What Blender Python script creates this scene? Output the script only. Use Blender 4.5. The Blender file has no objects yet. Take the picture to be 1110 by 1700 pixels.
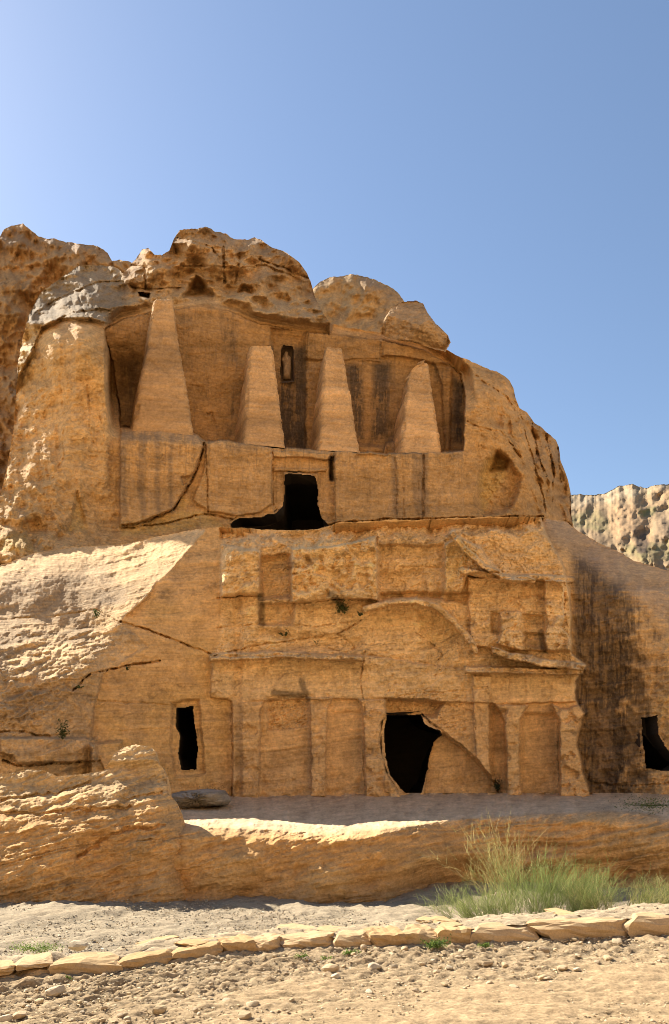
import bpy, math, random
import numpy as np
from mathutils import Vector

# ------------------------------------------------------------------ camera, sky, sun, exposure
sc = bpy.context.scene
col0 = sc.collection
F, CX, HY, EYE = 1250.0, 555.0, 1285.0, 1.65
cam = bpy.data.cameras.new("camera")
cam_o = bpy.data.objects.new("camera", cam)
col0.objects.link(cam_o)
cam_o.location = (0, 0, EYE)
cam_o.rotation_euler = (math.radians(90), 0, 0)
cam.sensor_fit = 'HORIZONTAL'
cam.sensor_width = 36
cam.lens = 36 * F / 1110
cam.shift_y = (HY - 850) / 1110
cam.clip_start = 0.1
cam.clip_end = 6000
sc.camera = cam_o

AZ, EL = math.radians(50), math.radians(40)
SUN = Vector((-math.sin(AZ) * math.cos(EL), math.cos(AZ) * math.cos(EL), math.sin(EL)))
world = bpy.data.worlds.new("World")
sc.world = world
world.use_nodes = True
wn = world.node_tree
sky = wn.nodes.new('ShaderNodeTexSky')
sky.sky_type = 'NISHITA'
sky.sun_disc = False
sky.sun_elevation = EL
sky.sun_rotation = -AZ
sky.air_density = 1.0
sky.dust_density = 0.35
sky.ozone_density = 1.0
wn.links.new(sky.outputs[0], wn.nodes['Background'].inputs[0])
wn.nodes['Background'].inputs[1].default_value = 0.061
sun = bpy.data.lights.new("sun", 'SUN')
sun.energy = 4.6
sun.angle = math.radians(0.5)
sun.color = (1.0, 0.93, 0.82)
sun_o = bpy.data.objects.new("sun", sun)
col0.objects.link(sun_o)
sun_o.rotation_euler = SUN.to_track_quat('Z', 'Y').to_euler()
sc.view_settings.view_transform = 'Standard'
sc.view_settings.look = 'None'
sc.view_settings.gamma = 1
sc.view_settings.exposure = 1.55
sc.cycles.filter_width = 0.9

# ------------------------------------------------------------------ helpers
rnd = random.Random(7)


def at(px, py, Y):
    return ((px - CX) * Y / F, Y, EYE + (HY - py) * Y / F)


def sstep(a, b, x):
    t = np.clip((x - a) / (b - a), 0, 1)
    return t * t * (3 - 2 * t)


def curve(pts, x):
    p = np.array(pts, float)
    return np.interp(x, p[:, 0], p[:, 1])


class Grid:
    """a sheet of points: column x (pixels of the survey photo), row from a top curve down to a bottom curve"""
    def __init__(s, x0, x1, top, bot, sx, sy, ragged=0., seed=1):
        s.xs = np.arange(x0, x1 + sx * .5, sx)
        t = top(s.xs)
        if ragged:
            t = t + ragged * lam(s.xs, seed, 26, .9) + .4 * ragged * lam(s.xs, seed + 1, 9, .6)
        s.top = t
        ys = np.arange(t.min() - sy, bot + sy, sy)
        s.PX, PY0 = np.meshgrid(s.xs, ys)
        s.clamped = PY0 < t[None]
        s.first = np.argmax(~s.clamped, 0)
        s.PY = np.maximum(PY0, t[None])
        s.sx, s.sy = sx, sy
        s.shape = s.PX.shape
        s.WX, s.WY = s.PX.copy(), s.PY.copy()

    def fix(s, A):
        """points above the skyline take the value at the skyline"""
        v = A[s.first, np.arange(s.shape[1])]
        m = s.clamped if A.ndim == 2 else s.clamped[..., None]
        return np.where(m, v[None], A)

    def drop(s, ids):
        ids = ids.copy()
        ids[:-1, :-1][s.clamped[1:, :-1] & s.clamped[1:, 1:]] = -1
        return ids

    def noise(s, seed, beta=2.0, lo=200., ax=1., ay=1., ang=0., hi=0.):
        h, w = s.shape
        r = np.random.default_rng(seed)
        f = np.fft.rfft2(r.standard_normal((h, w)))
        ky = np.fft.fftfreq(h, s.sy)[:, None]
        kx = np.fft.rfftfreq(w, s.sx)[None, :]
        c, n = math.cos(ang), math.sin(ang)
        a = (kx * c + ky * n) * ax
        b = (-kx * n + ky * c) * ay
        k2 = a * a + b * b
        amp = (k2 + 1 / lo ** 2) ** (-beta / 2)
        if hi:
            amp = amp * np.exp(-k2 * hi * hi)
        amp[0, 0] = 0
        z = np.fft.irfft2(f * amp, (h, w))
        return z / z.std()

    def warp(s, seed, amp, lo=40., beta=2.2):
        s.WX = s.PX + amp * s.noise(seed, beta, lo)
        s.WY = s.PY + amp * s.noise(seed + 1, beta, lo)

    def window(s, pts, pad):
        p = np.array(pts, float)
        x0, y0 = p.min(0) - pad
        x1, y1 = p.max(0) + pad
        i0, i1 = np.searchsorted(s.xs, [x0, x1])
        sub = s.PY[:, i0:max(i1, i0 + 1)]
        if sub.size == 0:
            return None
        r = np.where(((sub >= y0) & (sub <= y1)).any(1))[0]
        if len(r) == 0:
            return None
        return slice(r[0], r[-1] + 1), slice(i0, i1)

    def dist(s, pts, pad=14, closed=False, warp=True):
        """distance to a polyline; for closed ones negative inside"""
        D = np.full(s.shape, 1e3)
        w = s.window(pts, pad)
        if w is None:
            return D
        X = (s.WX if warp else s.PX)[w]
        Y = (s.WY if warp else s.PY)[w]
        p = np.array(pts, float)
        q = np.roll(p, -1, 0) if closed else p[1:]
        d2 = np.full(X.shape, 1e9)
        ins = np.zeros(X.shape, bool)
        for (ax, ay), (bx, by) in zip(p, q):
            ex, ey = bx - ax, by - ay
            t = np.clip(((X - ax) * ex + (Y - ay) * ey) / (ex * ex + ey * ey + 1e-9), 0, 1)
            d2 = np.minimum(d2, (X - ax - t * ex) ** 2 + (Y - ay - t * ey) ** 2)
            if closed:
                cr = ((ay > Y) != (by > Y)) & (X < ex * (Y - ay) / (ey + 1e-9 * (ey == 0)) + ax)
                ins ^= cr
        d = np.sqrt(d2)
        if closed:
            d = np.where(ins, -d, d)
        D[w] = d
        return D

    def poly(s, pts, soft=2., warp=True):
        return sstep(soft, -soft, s.dist(pts, soft + 10, True, warp))

    def stroke(s, pts, hw, soft=1.5, warp=True):
        return sstep(hw + soft, hw - soft * .3, s.dist(pts, hw + soft + 10, False, warp))

    def tps(s, ctrl):
        p = np.array(ctrl, float)
        n = len(p)
        sc_ = 200.

        def U(a, b):
            r2 = ((a[:, None, :] - b[None, :, :]) ** 2).sum(2)
            return .5 * r2 * np.log(r2 + 1e-9)
        a = p[:, :2] / sc_
        A = np.zeros((n + 3, n + 3))
        A[:n, :n] = U(a, a) + 1e-3 * np.eye(n)
        A[:n, n] = 1
        A[:n, n + 1:] = a
        A[n:, :n] = A[:n, n:].T
        wgt = np.linalg.solve(A, np.concatenate([p[:, 2], np.zeros(3)]))
        st = max(1, int(6 / s.sx))
        ri = np.unique(np.append(np.arange(0, s.shape[0], st), s.shape[0] - 1))
        ci = np.unique(np.append(np.arange(0, s.shape[1], st), s.shape[1] - 1))
        q = np.stack([s.PX[np.ix_(ri, ci)].ravel(), s.PY[np.ix_(ri, ci)].ravel()], 1) / sc_
        z = (U(q, a) @ wgt[:n] + wgt[n] + q @ wgt[n + 1:]).reshape(len(ri), len(ci))
        z = np.stack([np.interp(np.arange(s.shape[1]), ci, row) for row in z])
        k = np.interp(np.arange(s.shape[0]), ri, np.arange(len(ri)))
        k0 = np.minimum(k.astype(int), len(ri) - 2)
        fr = (k - k0)[:, None]
        return z[k0] * (1 - fr) + z[k0 + 1] * fr

    def world(s, Y):
        return np.stack([(s.PX - CX) * Y / F, Y, EYE + (HY - s.PY) * Y / F], 2)


def lam(coord, seed, scale, beta=1.0):
    """a one-dimensional layered profile (bedding) sampled along coord"""
    r = np.random.default_rng(seed)
    n = 4096
    k = np.fft.rfftfreq(n)
    k[0] = 1
    z = np.fft.irfft(np.fft.rfft(r.standard_normal(n)) * (k + 1 / 300.) ** -beta, n)
    z /= z.std()
    u = (coord / scale * 8) % (n - 1)
    i = u.astype(int)
    f = u - i
    return z[i] * (1 - f) + z[i + 1] * f


def tag(o, label=None, cat=None, group=None, kind=None):
    if label:
        o["label"] = label
    if cat:
        o["category"] = cat
    if group:
        o["group"] = group
    if kind:
        o["kind"] = kind
    return o


def empty(name, loc, label=None, cat=None, group=None):
    o = bpy.data.objects.new(name, None)
    o.empty_display_size = .2
    o.location = loc
    col0.objects.link(o)
    return tag(o, label, cat, group)


def mesh_np(name, V, Fq, mat, C=None, parent=None, smooth=True):
    """V (n,3) world points, Fq (m,3|4) indices, C (n,3) vertex colours -> one object (origin at parent)"""
    V = np.ascontiguousarray(V, np.float32)
    Fq = np.ascontiguousarray(Fq, np.int32)
    me = bpy.data.meshes.new(name)
    k = Fq.shape[1]
    me.vertices.add(len(V))
    if parent is not None:
        V = V - np.array(parent_world(parent), np.float32)
    me.vertices.foreach_set('co', V.ravel())
    me.loops.add(Fq.size)
    me.loops.foreach_set('vertex_index', Fq.ravel())
    me.polygons.add(len(Fq))
    me.polygons.foreach_set('loop_start', np.arange(0, Fq.size, k, dtype=np.int32))
    me.polygons.foreach_set('use_smooth', np.full(len(Fq), smooth))
    if C is not None:
        a = me.color_attributes.new('Col', 'FLOAT_COLOR', 'POINT')
        a.data.foreach_set('color', np.concatenate([C, np.ones((len(C), 1))], 1).astype(np.float32).ravel())
    me.update(calc_edges=True)
    me.materials.append(mat)
    o = bpy.data.objects.new(name, me)
    col0.objects.link(o)
    if parent is not None:
        o.parent = parent
    return o


def parent_world(p):
    v = np.array(p.location)
    while p.parent is not None:
        p = p.parent
        v = v + np.array(p.location)
    return v


def grid_faces(h, w):
    i = np.arange(h * w).reshape(h, w)
    return np.stack([i[1:, :-1], i[1:, 1:], i[:-1, 1:], i[:-1, :-1]], 2).reshape(-1, 4)


def emit(P, C, ids, parts, mat):
    """split one sheet of quads by the id of each face into objects: parts = {id: (name, parent, kind)}"""
    h, w = P.shape[:2]
    V = P.reshape(-1, 3)
    Cc = C.reshape(-1, 3)
    fq = grid_faces(h, w)
    idf = ids[:-1, :-1].ravel()
    out = {}
    for k, (name, parent, kind) in parts.items():
        f = fq[idf == k]
        if len(f) == 0:
            print('empty part', name, k)
            continue
        u, inv = np.unique(f, return_inverse=True)
        o = mesh_np(name, V[u], inv.reshape(-1, 4), mat, Cc[u], parent)
        if kind:
            o["kind"] = kind
        out[k] = o
    return out


def mixc(C, m, rgb):
    C += m[..., None] * (np.array(rgb) - C)


def inflate(name, outline, Y, thick, mat, rgb, parent=None, seed=1, rings=7, rough=.08, flat=.45, back=1.0, res=3.):
    """closed lump whose outline is a survey polygon at distance Y, thick metres deep"""
    r = np.random.default_rng(seed)
    p = np.array(outline, float)
    seg = []
    for a, b in zip(p, np.roll(p, -1, 0)):
        m = max(1, int(np.hypot(*(b - a)) / res))
        for i in range(m):
            seg.append(a + (b - a) * i / m)
    p = np.array(seg)
    c = p.mean(0)
    n = len(p)
    rows = []
    ph = r.uniform(0, 6.28, 8)
    th = np.linspace(0, 2 * math.pi, n, endpoint=False)
    for side in (-1, 1):
        rng = range(rings + 1) if side < 0 else range(rings - 1, -1, -1)
        for j in rng:
            t = j / rings                     # 0 centre -> 1 outline
            if j == 0:
                q = np.repeat(c[None], n, 0)
            else:
                q = c + (p - c) * t
            d = (1 - t ** (1 / flat)) ** flat
            lump = 1 + rough * 3 * (np.sin(2 * th + ph[0] + 2 * t) + .6 * np.sin(3 * th + ph[1] + side + 5 * t)) * t * (1 - t)
            wob = rough * thick * r.standard_normal(n) * (t > 0) * .35
            dy = side * d * thick * (1 if side < 0 else back) * lump + wob
            yy = Y + dy
            rows.append(np.stack([(q[:, 0] - CX) * Y / F, yy, EYE + (HY - q[:, 1]) * Y / F], 1))
    P = np.array(rows)
    h = len(P)
    idx = np.arange(h * n).reshape(h, n)
    nx = np.roll(idx, -1, 1)
    fq = np.stack([idx[:-1], nx[:-1], nx[1:], idx[1:]], 2).reshape(-1, 4)
    V = P.reshape(-1, 3)
    k = np.repeat(1 + .12 * r.standard_normal((len(V) // 4 + 1, 1)), 4, 0)[:len(V)]
    return mesh_np(name, V, fq, mat, np.array(rgb) * k, parent)


# ------------------------------------------------------------------ materials
def new_mat(name, rough=.95):
    m = bpy.data.materials.new(name)
    m.use_nodes = True
    b = m.node_tree.nodes['Principled BSDF']
    b.inputs['Roughness'].default_value = rough
    b.inputs['Specular IOR Level'].default_value = .12
    return m, m.node_tree, b


def N(nt, kind, **kw):
    n = nt.nodes.new(kind)
    for k, v in kw.items():
        if hasattr(n, k):
            setattr(n, k, v)
        else:
            n.inputs[k].default_value = v
    return n


def mathn(nt, op, a, b=None):
    n = nt.nodes.new('ShaderNodeMath')
    n.operation = op
    for i, v in enumerate((a, b)):
        if v is None:
            continue
        if isinstance(v, (int, float)):
            n.inputs[i].default_value = v
        else:
            nt.links.new(v, n.inputs[i])
    return n.outputs[0]


def rock_material(name, fine=40., bump=.5, dist=.02, lamina=1.0, tilt=.2, var=.25, base=None, speck=.5, bedz=8.):
    """sandstone: colour attribute (or base) with grain, fine bedding relief and dark specks"""
    m, nt, b = new_mat(name)
    L = nt.links
    geo = nt.nodes.new('ShaderNodeNewGeometry')
    pos = geo.outputs['Position']
    if base is None:
        at_ = N(nt, 'ShaderNodeAttribute', attribute_name='Col')
        colour = at_.outputs['Color']
    else:
        rgb = nt.nodes.new('ShaderNodeRGB')
        rgb.outputs[0].default_value = base + (1,)
        colour = rgb.outputs[0]
    mp = N(nt, 'ShaderNodeMapping')
    mp.inputs['Rotation'].default_value = (0, tilt, 0)
    L.new(pos, mp.inputs['Vector'])
    mp2 = N(nt, 'ShaderNodeMapping')
    mp2.inputs['Scale'].default_value = (1.0, 1.0, bedz)
    L.new(mp.outputs[0], mp2.inputs['Vector'])
    bed = N(nt, 'ShaderNodeTexNoise', Scale=1.25, Detail=6., Roughness=.62, Distortion=.5)
    L.new(mp2.outputs[0], bed.inputs['Vector'])
    gr = N(nt, 'ShaderNodeTexNoise', Scale=fine, Detail=5., Roughness=.65)
    L.new(pos, gr.inputs['Vector'])
    med = N(nt, 'ShaderNodeTexNoise', Scale=fine * .12, Detail=8., Roughness=.62, Distortion=.4)
    L.new(pos, med.inputs['Vector'])
    # colour factor
    f = mathn(nt, 'MULTIPLY', mathn(nt, 'SUBTRACT', bed.outputs[0], .5), var * lamina * 2.6)
    f = mathn(nt, 'ADD', f, mathn(nt, 'MULTIPLY', mathn(nt, 'SUBTRACT', gr.outputs[0], .5), var * 2.8))
    f = mathn(nt, 'ADD', f, mathn(nt, 'MULTIPLY', mathn(nt, 'SUBTRACT', med.outputs[0], .5), var * 1.3))
    sp = N(nt, 'ShaderNodeMapRange')
    sp.inputs['From Min'].default_value = .36
    sp.inputs['From Max'].default_value = .28
    L.new(med.outputs[0], sp.inputs['Value'])
    f = mathn(nt, 'SUBTRACT', f, mathn(nt, 'MULTIPLY', sp.outputs[0], speck * .45))
    f = mathn(nt, 'MAXIMUM', mathn(nt, 'ADD', f, 1.0), .2)
    vm = N(nt, 'ShaderNodeVectorMath', operation='SCALE')
    L.new(colour, vm.inputs[0])
    L.new(f, vm.inputs['Scale'])
    L.new(vm.outputs[0], b.inputs['Base Color'])
    hgt = mathn(nt, 'ADD', mathn(nt, 'MULTIPLY', bed.outputs[0], 1.3 * lamina), mathn(nt, 'MULTIPLY', gr.outputs[0], .35))
    hgt = mathn(nt, 'ADD', hgt, mathn(nt, 'MULTIPLY', med.outputs[0], .9))
    bp = N(nt, 'ShaderNodeBump')
    bp.inputs['Strength'].default_value = bump
    bp.inputs['Distance'].default_value = dist
    L.new(hgt, bp.inputs['Height'])
    L.new(bp.outputs[0], b.inputs['Normal'])
    return m


M_lower = rock_material('sandstone_lower', fine=13., bump=.9, dist=.03, tilt=.12, var=.38, lamina=.85, bedz=13.)
M_upper = rock_material('sandstone_upper', fine=10., bump=.9, dist=.04, tilt=-.03, var=.38, lamina=.85, bedz=10.)
M_obelisk = rock_material('sandstone_obelisk', fine=11., bump=.9, dist=.03, tilt=-.03, var=.32, lamina=.6, bedz=7.)
M_crag = rock_material('weathered_crag', fine=8., bump=.8, dist=.06, tilt=.1, lamina=.6, bedz=6., var=.34)
M_bank = rock_material('sandstone_bank', fine=20., bump=.9, dist=.025, tilt=.17, var=.36, bedz=13.)
M_far = rock_material('far_rock', fine=3., bump=.5, dist=.15, tilt=.2, lamina=.6)
M_road = rock_material('dirt', fine=42., bump=1., dist=.02, lamina=0., var=.5, speck=.6)
M_stone = rock_material('loose_stone', fine=50., bump=.5, dist=.012, lamina=.4, var=.3)
M_dark = rock_material('shaded_chamber_rock', fine=20., bump=.4, dist=.02, base=(.06, .045, .032))  # near-black base puts the darkness of the unlit rooms into the rock


def leaf_mat(name, rgb, rgb2):
    m, nt, b = new_mat(name, .7)
    oi = N(nt, 'ShaderNodeAttribute', attribute_name='Col')
    nt.links.new(oi.outputs['Color'], b.inputs['Base Color'])
    b.inputs['Transmission Weight'].default_value = 0
    tr = nt.nodes.new('ShaderNodeBsdfTranslucent')
    nt.links.new(oi.outputs['Color'], tr.inputs['Color'])
    mx = nt.nodes.new('ShaderNodeMixShader')
    mx.inputs[0].default_value = .35
    nt.links.new(b.outputs[0], mx.inputs[1])
    nt.links.new(tr.outputs[0], mx.inputs[2])
    nt.links.new(mx.outputs[0], nt.nodes['Material Output'].inputs[0])
    return m


M_leaf = leaf_mat('leaf', None, None)

ORANGE = np.array((.56, .34, .142))
YELLOW = np.array((.58, .36, .125))
CREAM = np.array((.53, .362, .185))
VARN_AND_SHADE = np.array((.085, .06, .04))
GREYR = np.array((.33, .265, .18))


# ------------------------------------------------------------------ the ground far off and an unseen valley slope, shaped to bounce sun onto the cliff
def flat(name, pts, mat, z):
    V = np.array([(x, y, z) for x, y in pts])
    return mesh_np(name, V, np.array([[0, 1, 2, 3]]), mat)


M_ground = rock_material('ground', fine=3., bump=.3, dist=.05, lamina=0, base=(.36, .26, .15))
tag(flat('ground', [(-2500, -2500), (2500, -2500), (2500, 2500), (-2500, 2500)], M_ground, -1.2), kind='structure')


def bounce_hillside():
    g = np.mgrid[0:90, 0:150]
    v, u = g[0] / 89., g[1] / 149.
    r = np.random.default_rng(3)
    n = np.fft.irfft2(np.fft.rfft2(r.standard_normal((90, 150))) * (np.fft.fftfreq(90)[:, None] ** 2 + np.fft.rfftfreq(150)[None] ** 2 + 1e-3) ** -.9, (90, 150))
    n /= n.std()
    X = (u - .5) * 190
    Y = -13 - v * 70
    tall = sstep(-42, 26, X)  # raised on the right so the bounced light comes from one side
    Z = -1.3 + (16 + 52 * tall) * v ** (1.1 - .25 * tall) * (.92 + .08 * np.sin(u * 9)) + n * 2.2 * np.minimum(1, v * 5)
    P = np.stack([X, Y, Z], 2)
    C = np.ones((90, 150, 3)) * np.array((.47, .325, .175)) * (1 + .07 * n[..., None])
    o = mesh_np('bounce_hillside', P.reshape(-1, 3), grid_faces(90, 150)[:, ::-1], M_far, C.reshape(-1, 3))
    tag(o, kind='structure')


bounce_hillside()


# ------------------------------------------------------------------ lower cliff with the carved banquet hall front
LOW_TOP = [(-330, 1060), (-190, 1006), (-90, 968), (-40, 950), (0, 940), (50, 922), (110, 913), (170, 907), (230, 900), (290, 888), (335, 879), (360, 876),
           (440, 878), (500, 881), (540, 877), (560, 868), (620, 864), (740, 861), (860, 857), (900, 860), (940, 869), (960, 884),
           (1000, 905), (1060, 935), (1110, 948), (1200, 985), (1300, 1020), (1400, 1075)]
HALL_DOOR = [(640, 1186), (697, 1184), (705, 1200), (730, 1213), (733, 1220), (718, 1232), (712, 1255), (706, 1290), (696, 1318),
             (688, 1327), (665, 1310), (648, 1285), (638, 1255), (637, 1215)]
SIDE_DOOR = [(291, 1174), (320, 1173), (322, 1205), (328, 1240), (326, 1276), (300, 1277), (294, 1250), (298, 1220), (291, 1205)]
RIGHT_CAVE = [(1064, 1191), (1090, 1189), (1092, 1218), (1108, 1243), (1132, 1268), (1112, 1279), (1072, 1277), (1067, 1240)]


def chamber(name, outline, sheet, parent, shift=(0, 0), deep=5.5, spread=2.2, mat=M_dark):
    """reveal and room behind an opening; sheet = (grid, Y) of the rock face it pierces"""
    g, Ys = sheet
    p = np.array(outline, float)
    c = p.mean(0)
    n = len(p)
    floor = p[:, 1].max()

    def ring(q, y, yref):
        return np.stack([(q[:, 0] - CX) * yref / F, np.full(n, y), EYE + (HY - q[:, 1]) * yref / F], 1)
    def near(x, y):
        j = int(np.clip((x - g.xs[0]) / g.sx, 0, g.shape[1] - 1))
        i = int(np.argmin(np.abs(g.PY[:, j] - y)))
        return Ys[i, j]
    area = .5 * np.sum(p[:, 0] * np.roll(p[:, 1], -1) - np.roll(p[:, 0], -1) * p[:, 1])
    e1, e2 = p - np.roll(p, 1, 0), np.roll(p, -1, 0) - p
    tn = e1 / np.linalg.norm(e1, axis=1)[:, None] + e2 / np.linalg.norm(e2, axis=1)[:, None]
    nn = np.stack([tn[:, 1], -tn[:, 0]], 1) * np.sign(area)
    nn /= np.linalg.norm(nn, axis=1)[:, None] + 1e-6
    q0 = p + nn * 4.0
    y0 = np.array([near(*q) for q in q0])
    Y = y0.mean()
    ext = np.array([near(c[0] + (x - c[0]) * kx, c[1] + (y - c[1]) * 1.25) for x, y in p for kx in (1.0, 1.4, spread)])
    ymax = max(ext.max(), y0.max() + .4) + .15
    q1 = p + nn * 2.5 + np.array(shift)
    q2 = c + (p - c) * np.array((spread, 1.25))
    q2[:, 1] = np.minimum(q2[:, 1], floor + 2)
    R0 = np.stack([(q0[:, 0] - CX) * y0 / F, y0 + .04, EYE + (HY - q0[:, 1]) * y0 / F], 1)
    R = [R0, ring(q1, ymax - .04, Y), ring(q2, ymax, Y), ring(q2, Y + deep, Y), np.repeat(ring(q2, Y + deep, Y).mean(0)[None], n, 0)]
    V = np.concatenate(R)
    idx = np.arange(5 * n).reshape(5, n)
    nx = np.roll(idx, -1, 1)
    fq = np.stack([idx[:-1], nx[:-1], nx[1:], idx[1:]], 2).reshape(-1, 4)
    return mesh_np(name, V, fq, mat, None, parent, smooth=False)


def build_lower():
    g = Grid(-330, 1400, lambda x: curve(LOW_TOP, x), 1348, 1.25, 1.25, 1.3, 5)
    PX, PY = g.PX, g.PY
    g.warp(11, .75, 50, 1.9)
    n_big = g.noise(21, 2.6, 260)
    n_mid = g.noise(22, 2.0, 50)
    n_fin = g.noise(23, 1.5, 14)
    n_crk = g.noise(24, 1.8, 30)
    Yf = 20 + .0024 * (PX - 555)
    # natural slope on the left
    nat = g.tps([(-330, 1060, 21.0), (-330, 1130, 15.5), (-330, 1345, 14.2), (-190, 1005, 21.5), (-190, 1100, 15.5), (-190, 1345, 14.4), (-90, 965, 22.0), (-90, 1060, 17.0), (-90, 1150, 15.0), (-90, 1345, 14.6), (0, 938, 21.6), (0, 968, 20.2), (0, 1028, 18.9),
                 (0, 1048, 18.1), (0, 1110, 15.9), (0, 1160, 15.2), (0, 1300, 14.8), (60, 1040, 18.6), (60, 1110, 16.5), (80, 925, 21.8),
                 (80, 960, 20.5), (80, 1022, 19.3), (100, 1180, 16.1), (100, 1300, 15.9), (150, 1046, 18.7), (150, 1105, 17.2), (150, 1180, 16.9),
                 (150, 1300, 16.9), (200, 910, 21.7), (200, 960, 20.2), (180, 1014, 19.1), (200, 1030, 18.5), (240, 1075, 18.35), (170, 1112, 17.6),
                 (270, 900, 21.3), (270, 945, 19.85), (338, 880, 20.4), (300, 925, 19.75), (240, 985, 19.0), (200, 1300, 17.4), (400, 1000, 20), (400, 1300, 19.6)])
    cut = g.tps([(338, 880, 20.2), (300, 925, 19.75), (240, 985, 19.0), (200, 1030, 18.4), (385, 880, 19.9), (385, 1000, 19.62), (385, 1150, 19.6), (385, 1345, 19.55),
                 (345, 1000, 19.45), (290, 1000, 19.15), (240, 1075, 18.3), (170, 1118, 17.75), (160, 1160, 17.5), (155, 1230, 17.3), (190, 1300, 17.2),
                 (240, 1200, 18.1), (290, 1200, 18.75), (290, 1100, 18.75), (280, 1320, 18.6), (345, 1200, 19.35), (345, 1320, 19.3)])
    CUT = [(342, 872), (338, 880), (300, 925), (258, 968), (246, 990), (200, 1030), (204, 1040), (246, 1072), (205, 1095), (170, 1118), (160, 1160),
           (150, 1230), (185, 1300), (230, 1360), (1010, 1360), (1010, 840), (342, 840)]
    mcut = g.poly(CUT, 2.5)
    blend = sstep(378, 392, g.WX)
    flatw = cut * (1 - blend) + Yf * blend
    Y = nat * (1 - mcut) + flatw * mcut
    # right of the hall: stained wall stepping back, ridge ramp above
    RB = [(1500, 800), (898, 860), (905, 885), (935, 940), (946, 1000), (948, 1085), (972, 1104), (956, 1130), (955, 1163), (969, 1185), (958, 1232), (970, 1290), (984, 1330), (990, 1365), (1500, 1365)]
    mright = g.poly(RB, 2.0)
    rw = g.tps([(900, 860, 24.5), (950, 880, 24.8), (1000, 907, 25), (1060, 936, 25), (1110, 950, 25), (1200, 985, 25.5),
                (930, 905, 22.6), (1040, 965, 22.3), (1110, 1040, 21.6), (960, 1000, 22.0), (960, 1200, 21.8), (960, 1345, 21.4), (1010, 1345, 21.4), (1050, 1150, 21.5), (1050, 1345, 21.0),
                (1110, 1150, 20.6), (1110, 1345, 20.4), (1200, 1150, 20), (1200, 1345, 19.8), (1200, 1080, 20.8), (1400, 1080, 25), (1400, 1150, 20.5), (1400, 1345, 19.5), (1300, 1020, 25.2)])
    Y = Y * (1 - mright) + rw * mright
    # ---- carved relief (towards the viewer positive)
    R = np.zeros(g.shape)
    hall = g.poly([(366, 878), (900, 860), (940, 960), (948, 1085), (972, 1104), (956, 1130), (969, 1185), (958, 1232), (984, 1335), (385, 1335), (380, 1160), (352, 1150), (350, 1090), (366, 1060)], 3) * (1 - mright)
    top_zone = sstep(1000, 880, PY) * hall
    feats = [
        # capital + shaft pairs
        ('pilaster', [(386, 1164), (438, 1164), (432, 1180), (430, 1325), (386, 1325)], .12, 1.5),
        ('pilaster', [(512, 1160), (552, 1158), (542, 1178), (539, 1322), (516, 1322), (516, 1178)], .12, 1.5),
        ('pilaster', [(594, 1160), (642, 1160), (641, 1185), (631, 1200), (630, 1240), (641, 1280), (668, 1330), (606, 1330), (606, 1240), (602, 1190)], .2, 2),
        ('pilaster', [(784, 1120), (816, 1122), (812, 1180), (811, 1240), (815, 1290), (790, 1262), (786, 1200)], .12, 1.5),
        ('pilaster', [(822, 1169), (876, 1169), (864, 1192), (862, 1250), (866, 1322), (842, 1322), (840, 1250), (838, 1200)], .2, 2),
        ('pilaster', [(916, 1170), (935, 1178), (968, 1169), (974, 1183), (961, 1196), (957, 1232), (966, 1270), (983, 1328), (930, 1328), (928, 1250), (930, 1200)], .3, 2),
        ('entablature', [(350, 1092), (595, 1086), (775, 1112), (962, 1117), (957, 1165), (820, 1168), (640, 1158), (590, 1160), (388, 1164), (350, 1158)], .09, 1.5),
        ('cornice', [(348, 1086), (450, 1081), (602, 1089), (602, 1097), (455, 1092), (348, 1098)], .24, 1.5),
        ('cornice', [(770, 1106), (964, 1110), (966, 1119), (772, 1116)], .3, 1.2),
        ('raking_cornice', [(816, 1074), (850, 1082), (905, 1094), (970, 1103), (972, 1112), (900, 1106), (850, 1095), (818, 1086)], .5, 1.5),
        ('attic_block', [(366, 905), (432, 915), (430, 988), (366, 991)], .16, 2),
        ('attic_block', [(484, 912), (560, 906), (623, 890), (627, 995), (560, 993), (484, 1000)], .34, 1.6),
        ('attic_block', [(738, 905), (760, 890), (796, 908), (828, 948), (776, 952), (764, 985), (738, 985)], .2, 2.5),
        ('attic_block', [(776, 958), (946, 966), (949, 1082), (820, 1078), (780, 1068)], .15, 1.6),
        ('dwarf_pilaster', [(830, 1016), (866, 1016), (862, 1045), (872, 1058), (872, 1080), (826, 1070), (832, 1050)], .16, 1.6),
        ('dwarf_pilaster', [(904, 962), (934, 965), (936, 1022), (932, 1040), (944, 1056), (946, 1080), (906, 1078), (904, 1055), (910, 1035), (904, 1012)], .2, 1.6),
    ]
    ids = np.where(hall > .5, 1, 0)
    worn = .72 + .28 * sstep(-1.2, .5, g.noise(25, 2.2, 46))
    pid = 10
    parts = {}
    for name, pts, p, soft in feats:
        m = g.poly(pts, soft)
        R += 2.4 * p * m * worn
        ids = np.where(g.poly(pts, soft + 1.5) > .3, pid, ids)
        parts[pid] = name
        pid += 1
    # curved pediment
    for pts, hw, p, name in [
        ([(606, 1010), (645, 1000), (690, 997), (725, 1008), (752, 1030), (774, 1056), (790, 1080)], 4.5, .38, 'curved_cornice'),
        ([(750, 886), (772, 914), (800, 938), (835, 957), (885, 964)], 4, .34, 'broken_cornice'),
        ([(768, 947), (850, 963), (890, 957), (948, 963)], 4.5, .32, 'attic_cornice'),
    ]:
        m = g.stroke(pts, hw, 2.0)
        R += 2.0 * p * m
        ids = np.where(m > .2, pid, ids)
        parts[pid] = name
        pid += 1
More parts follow.
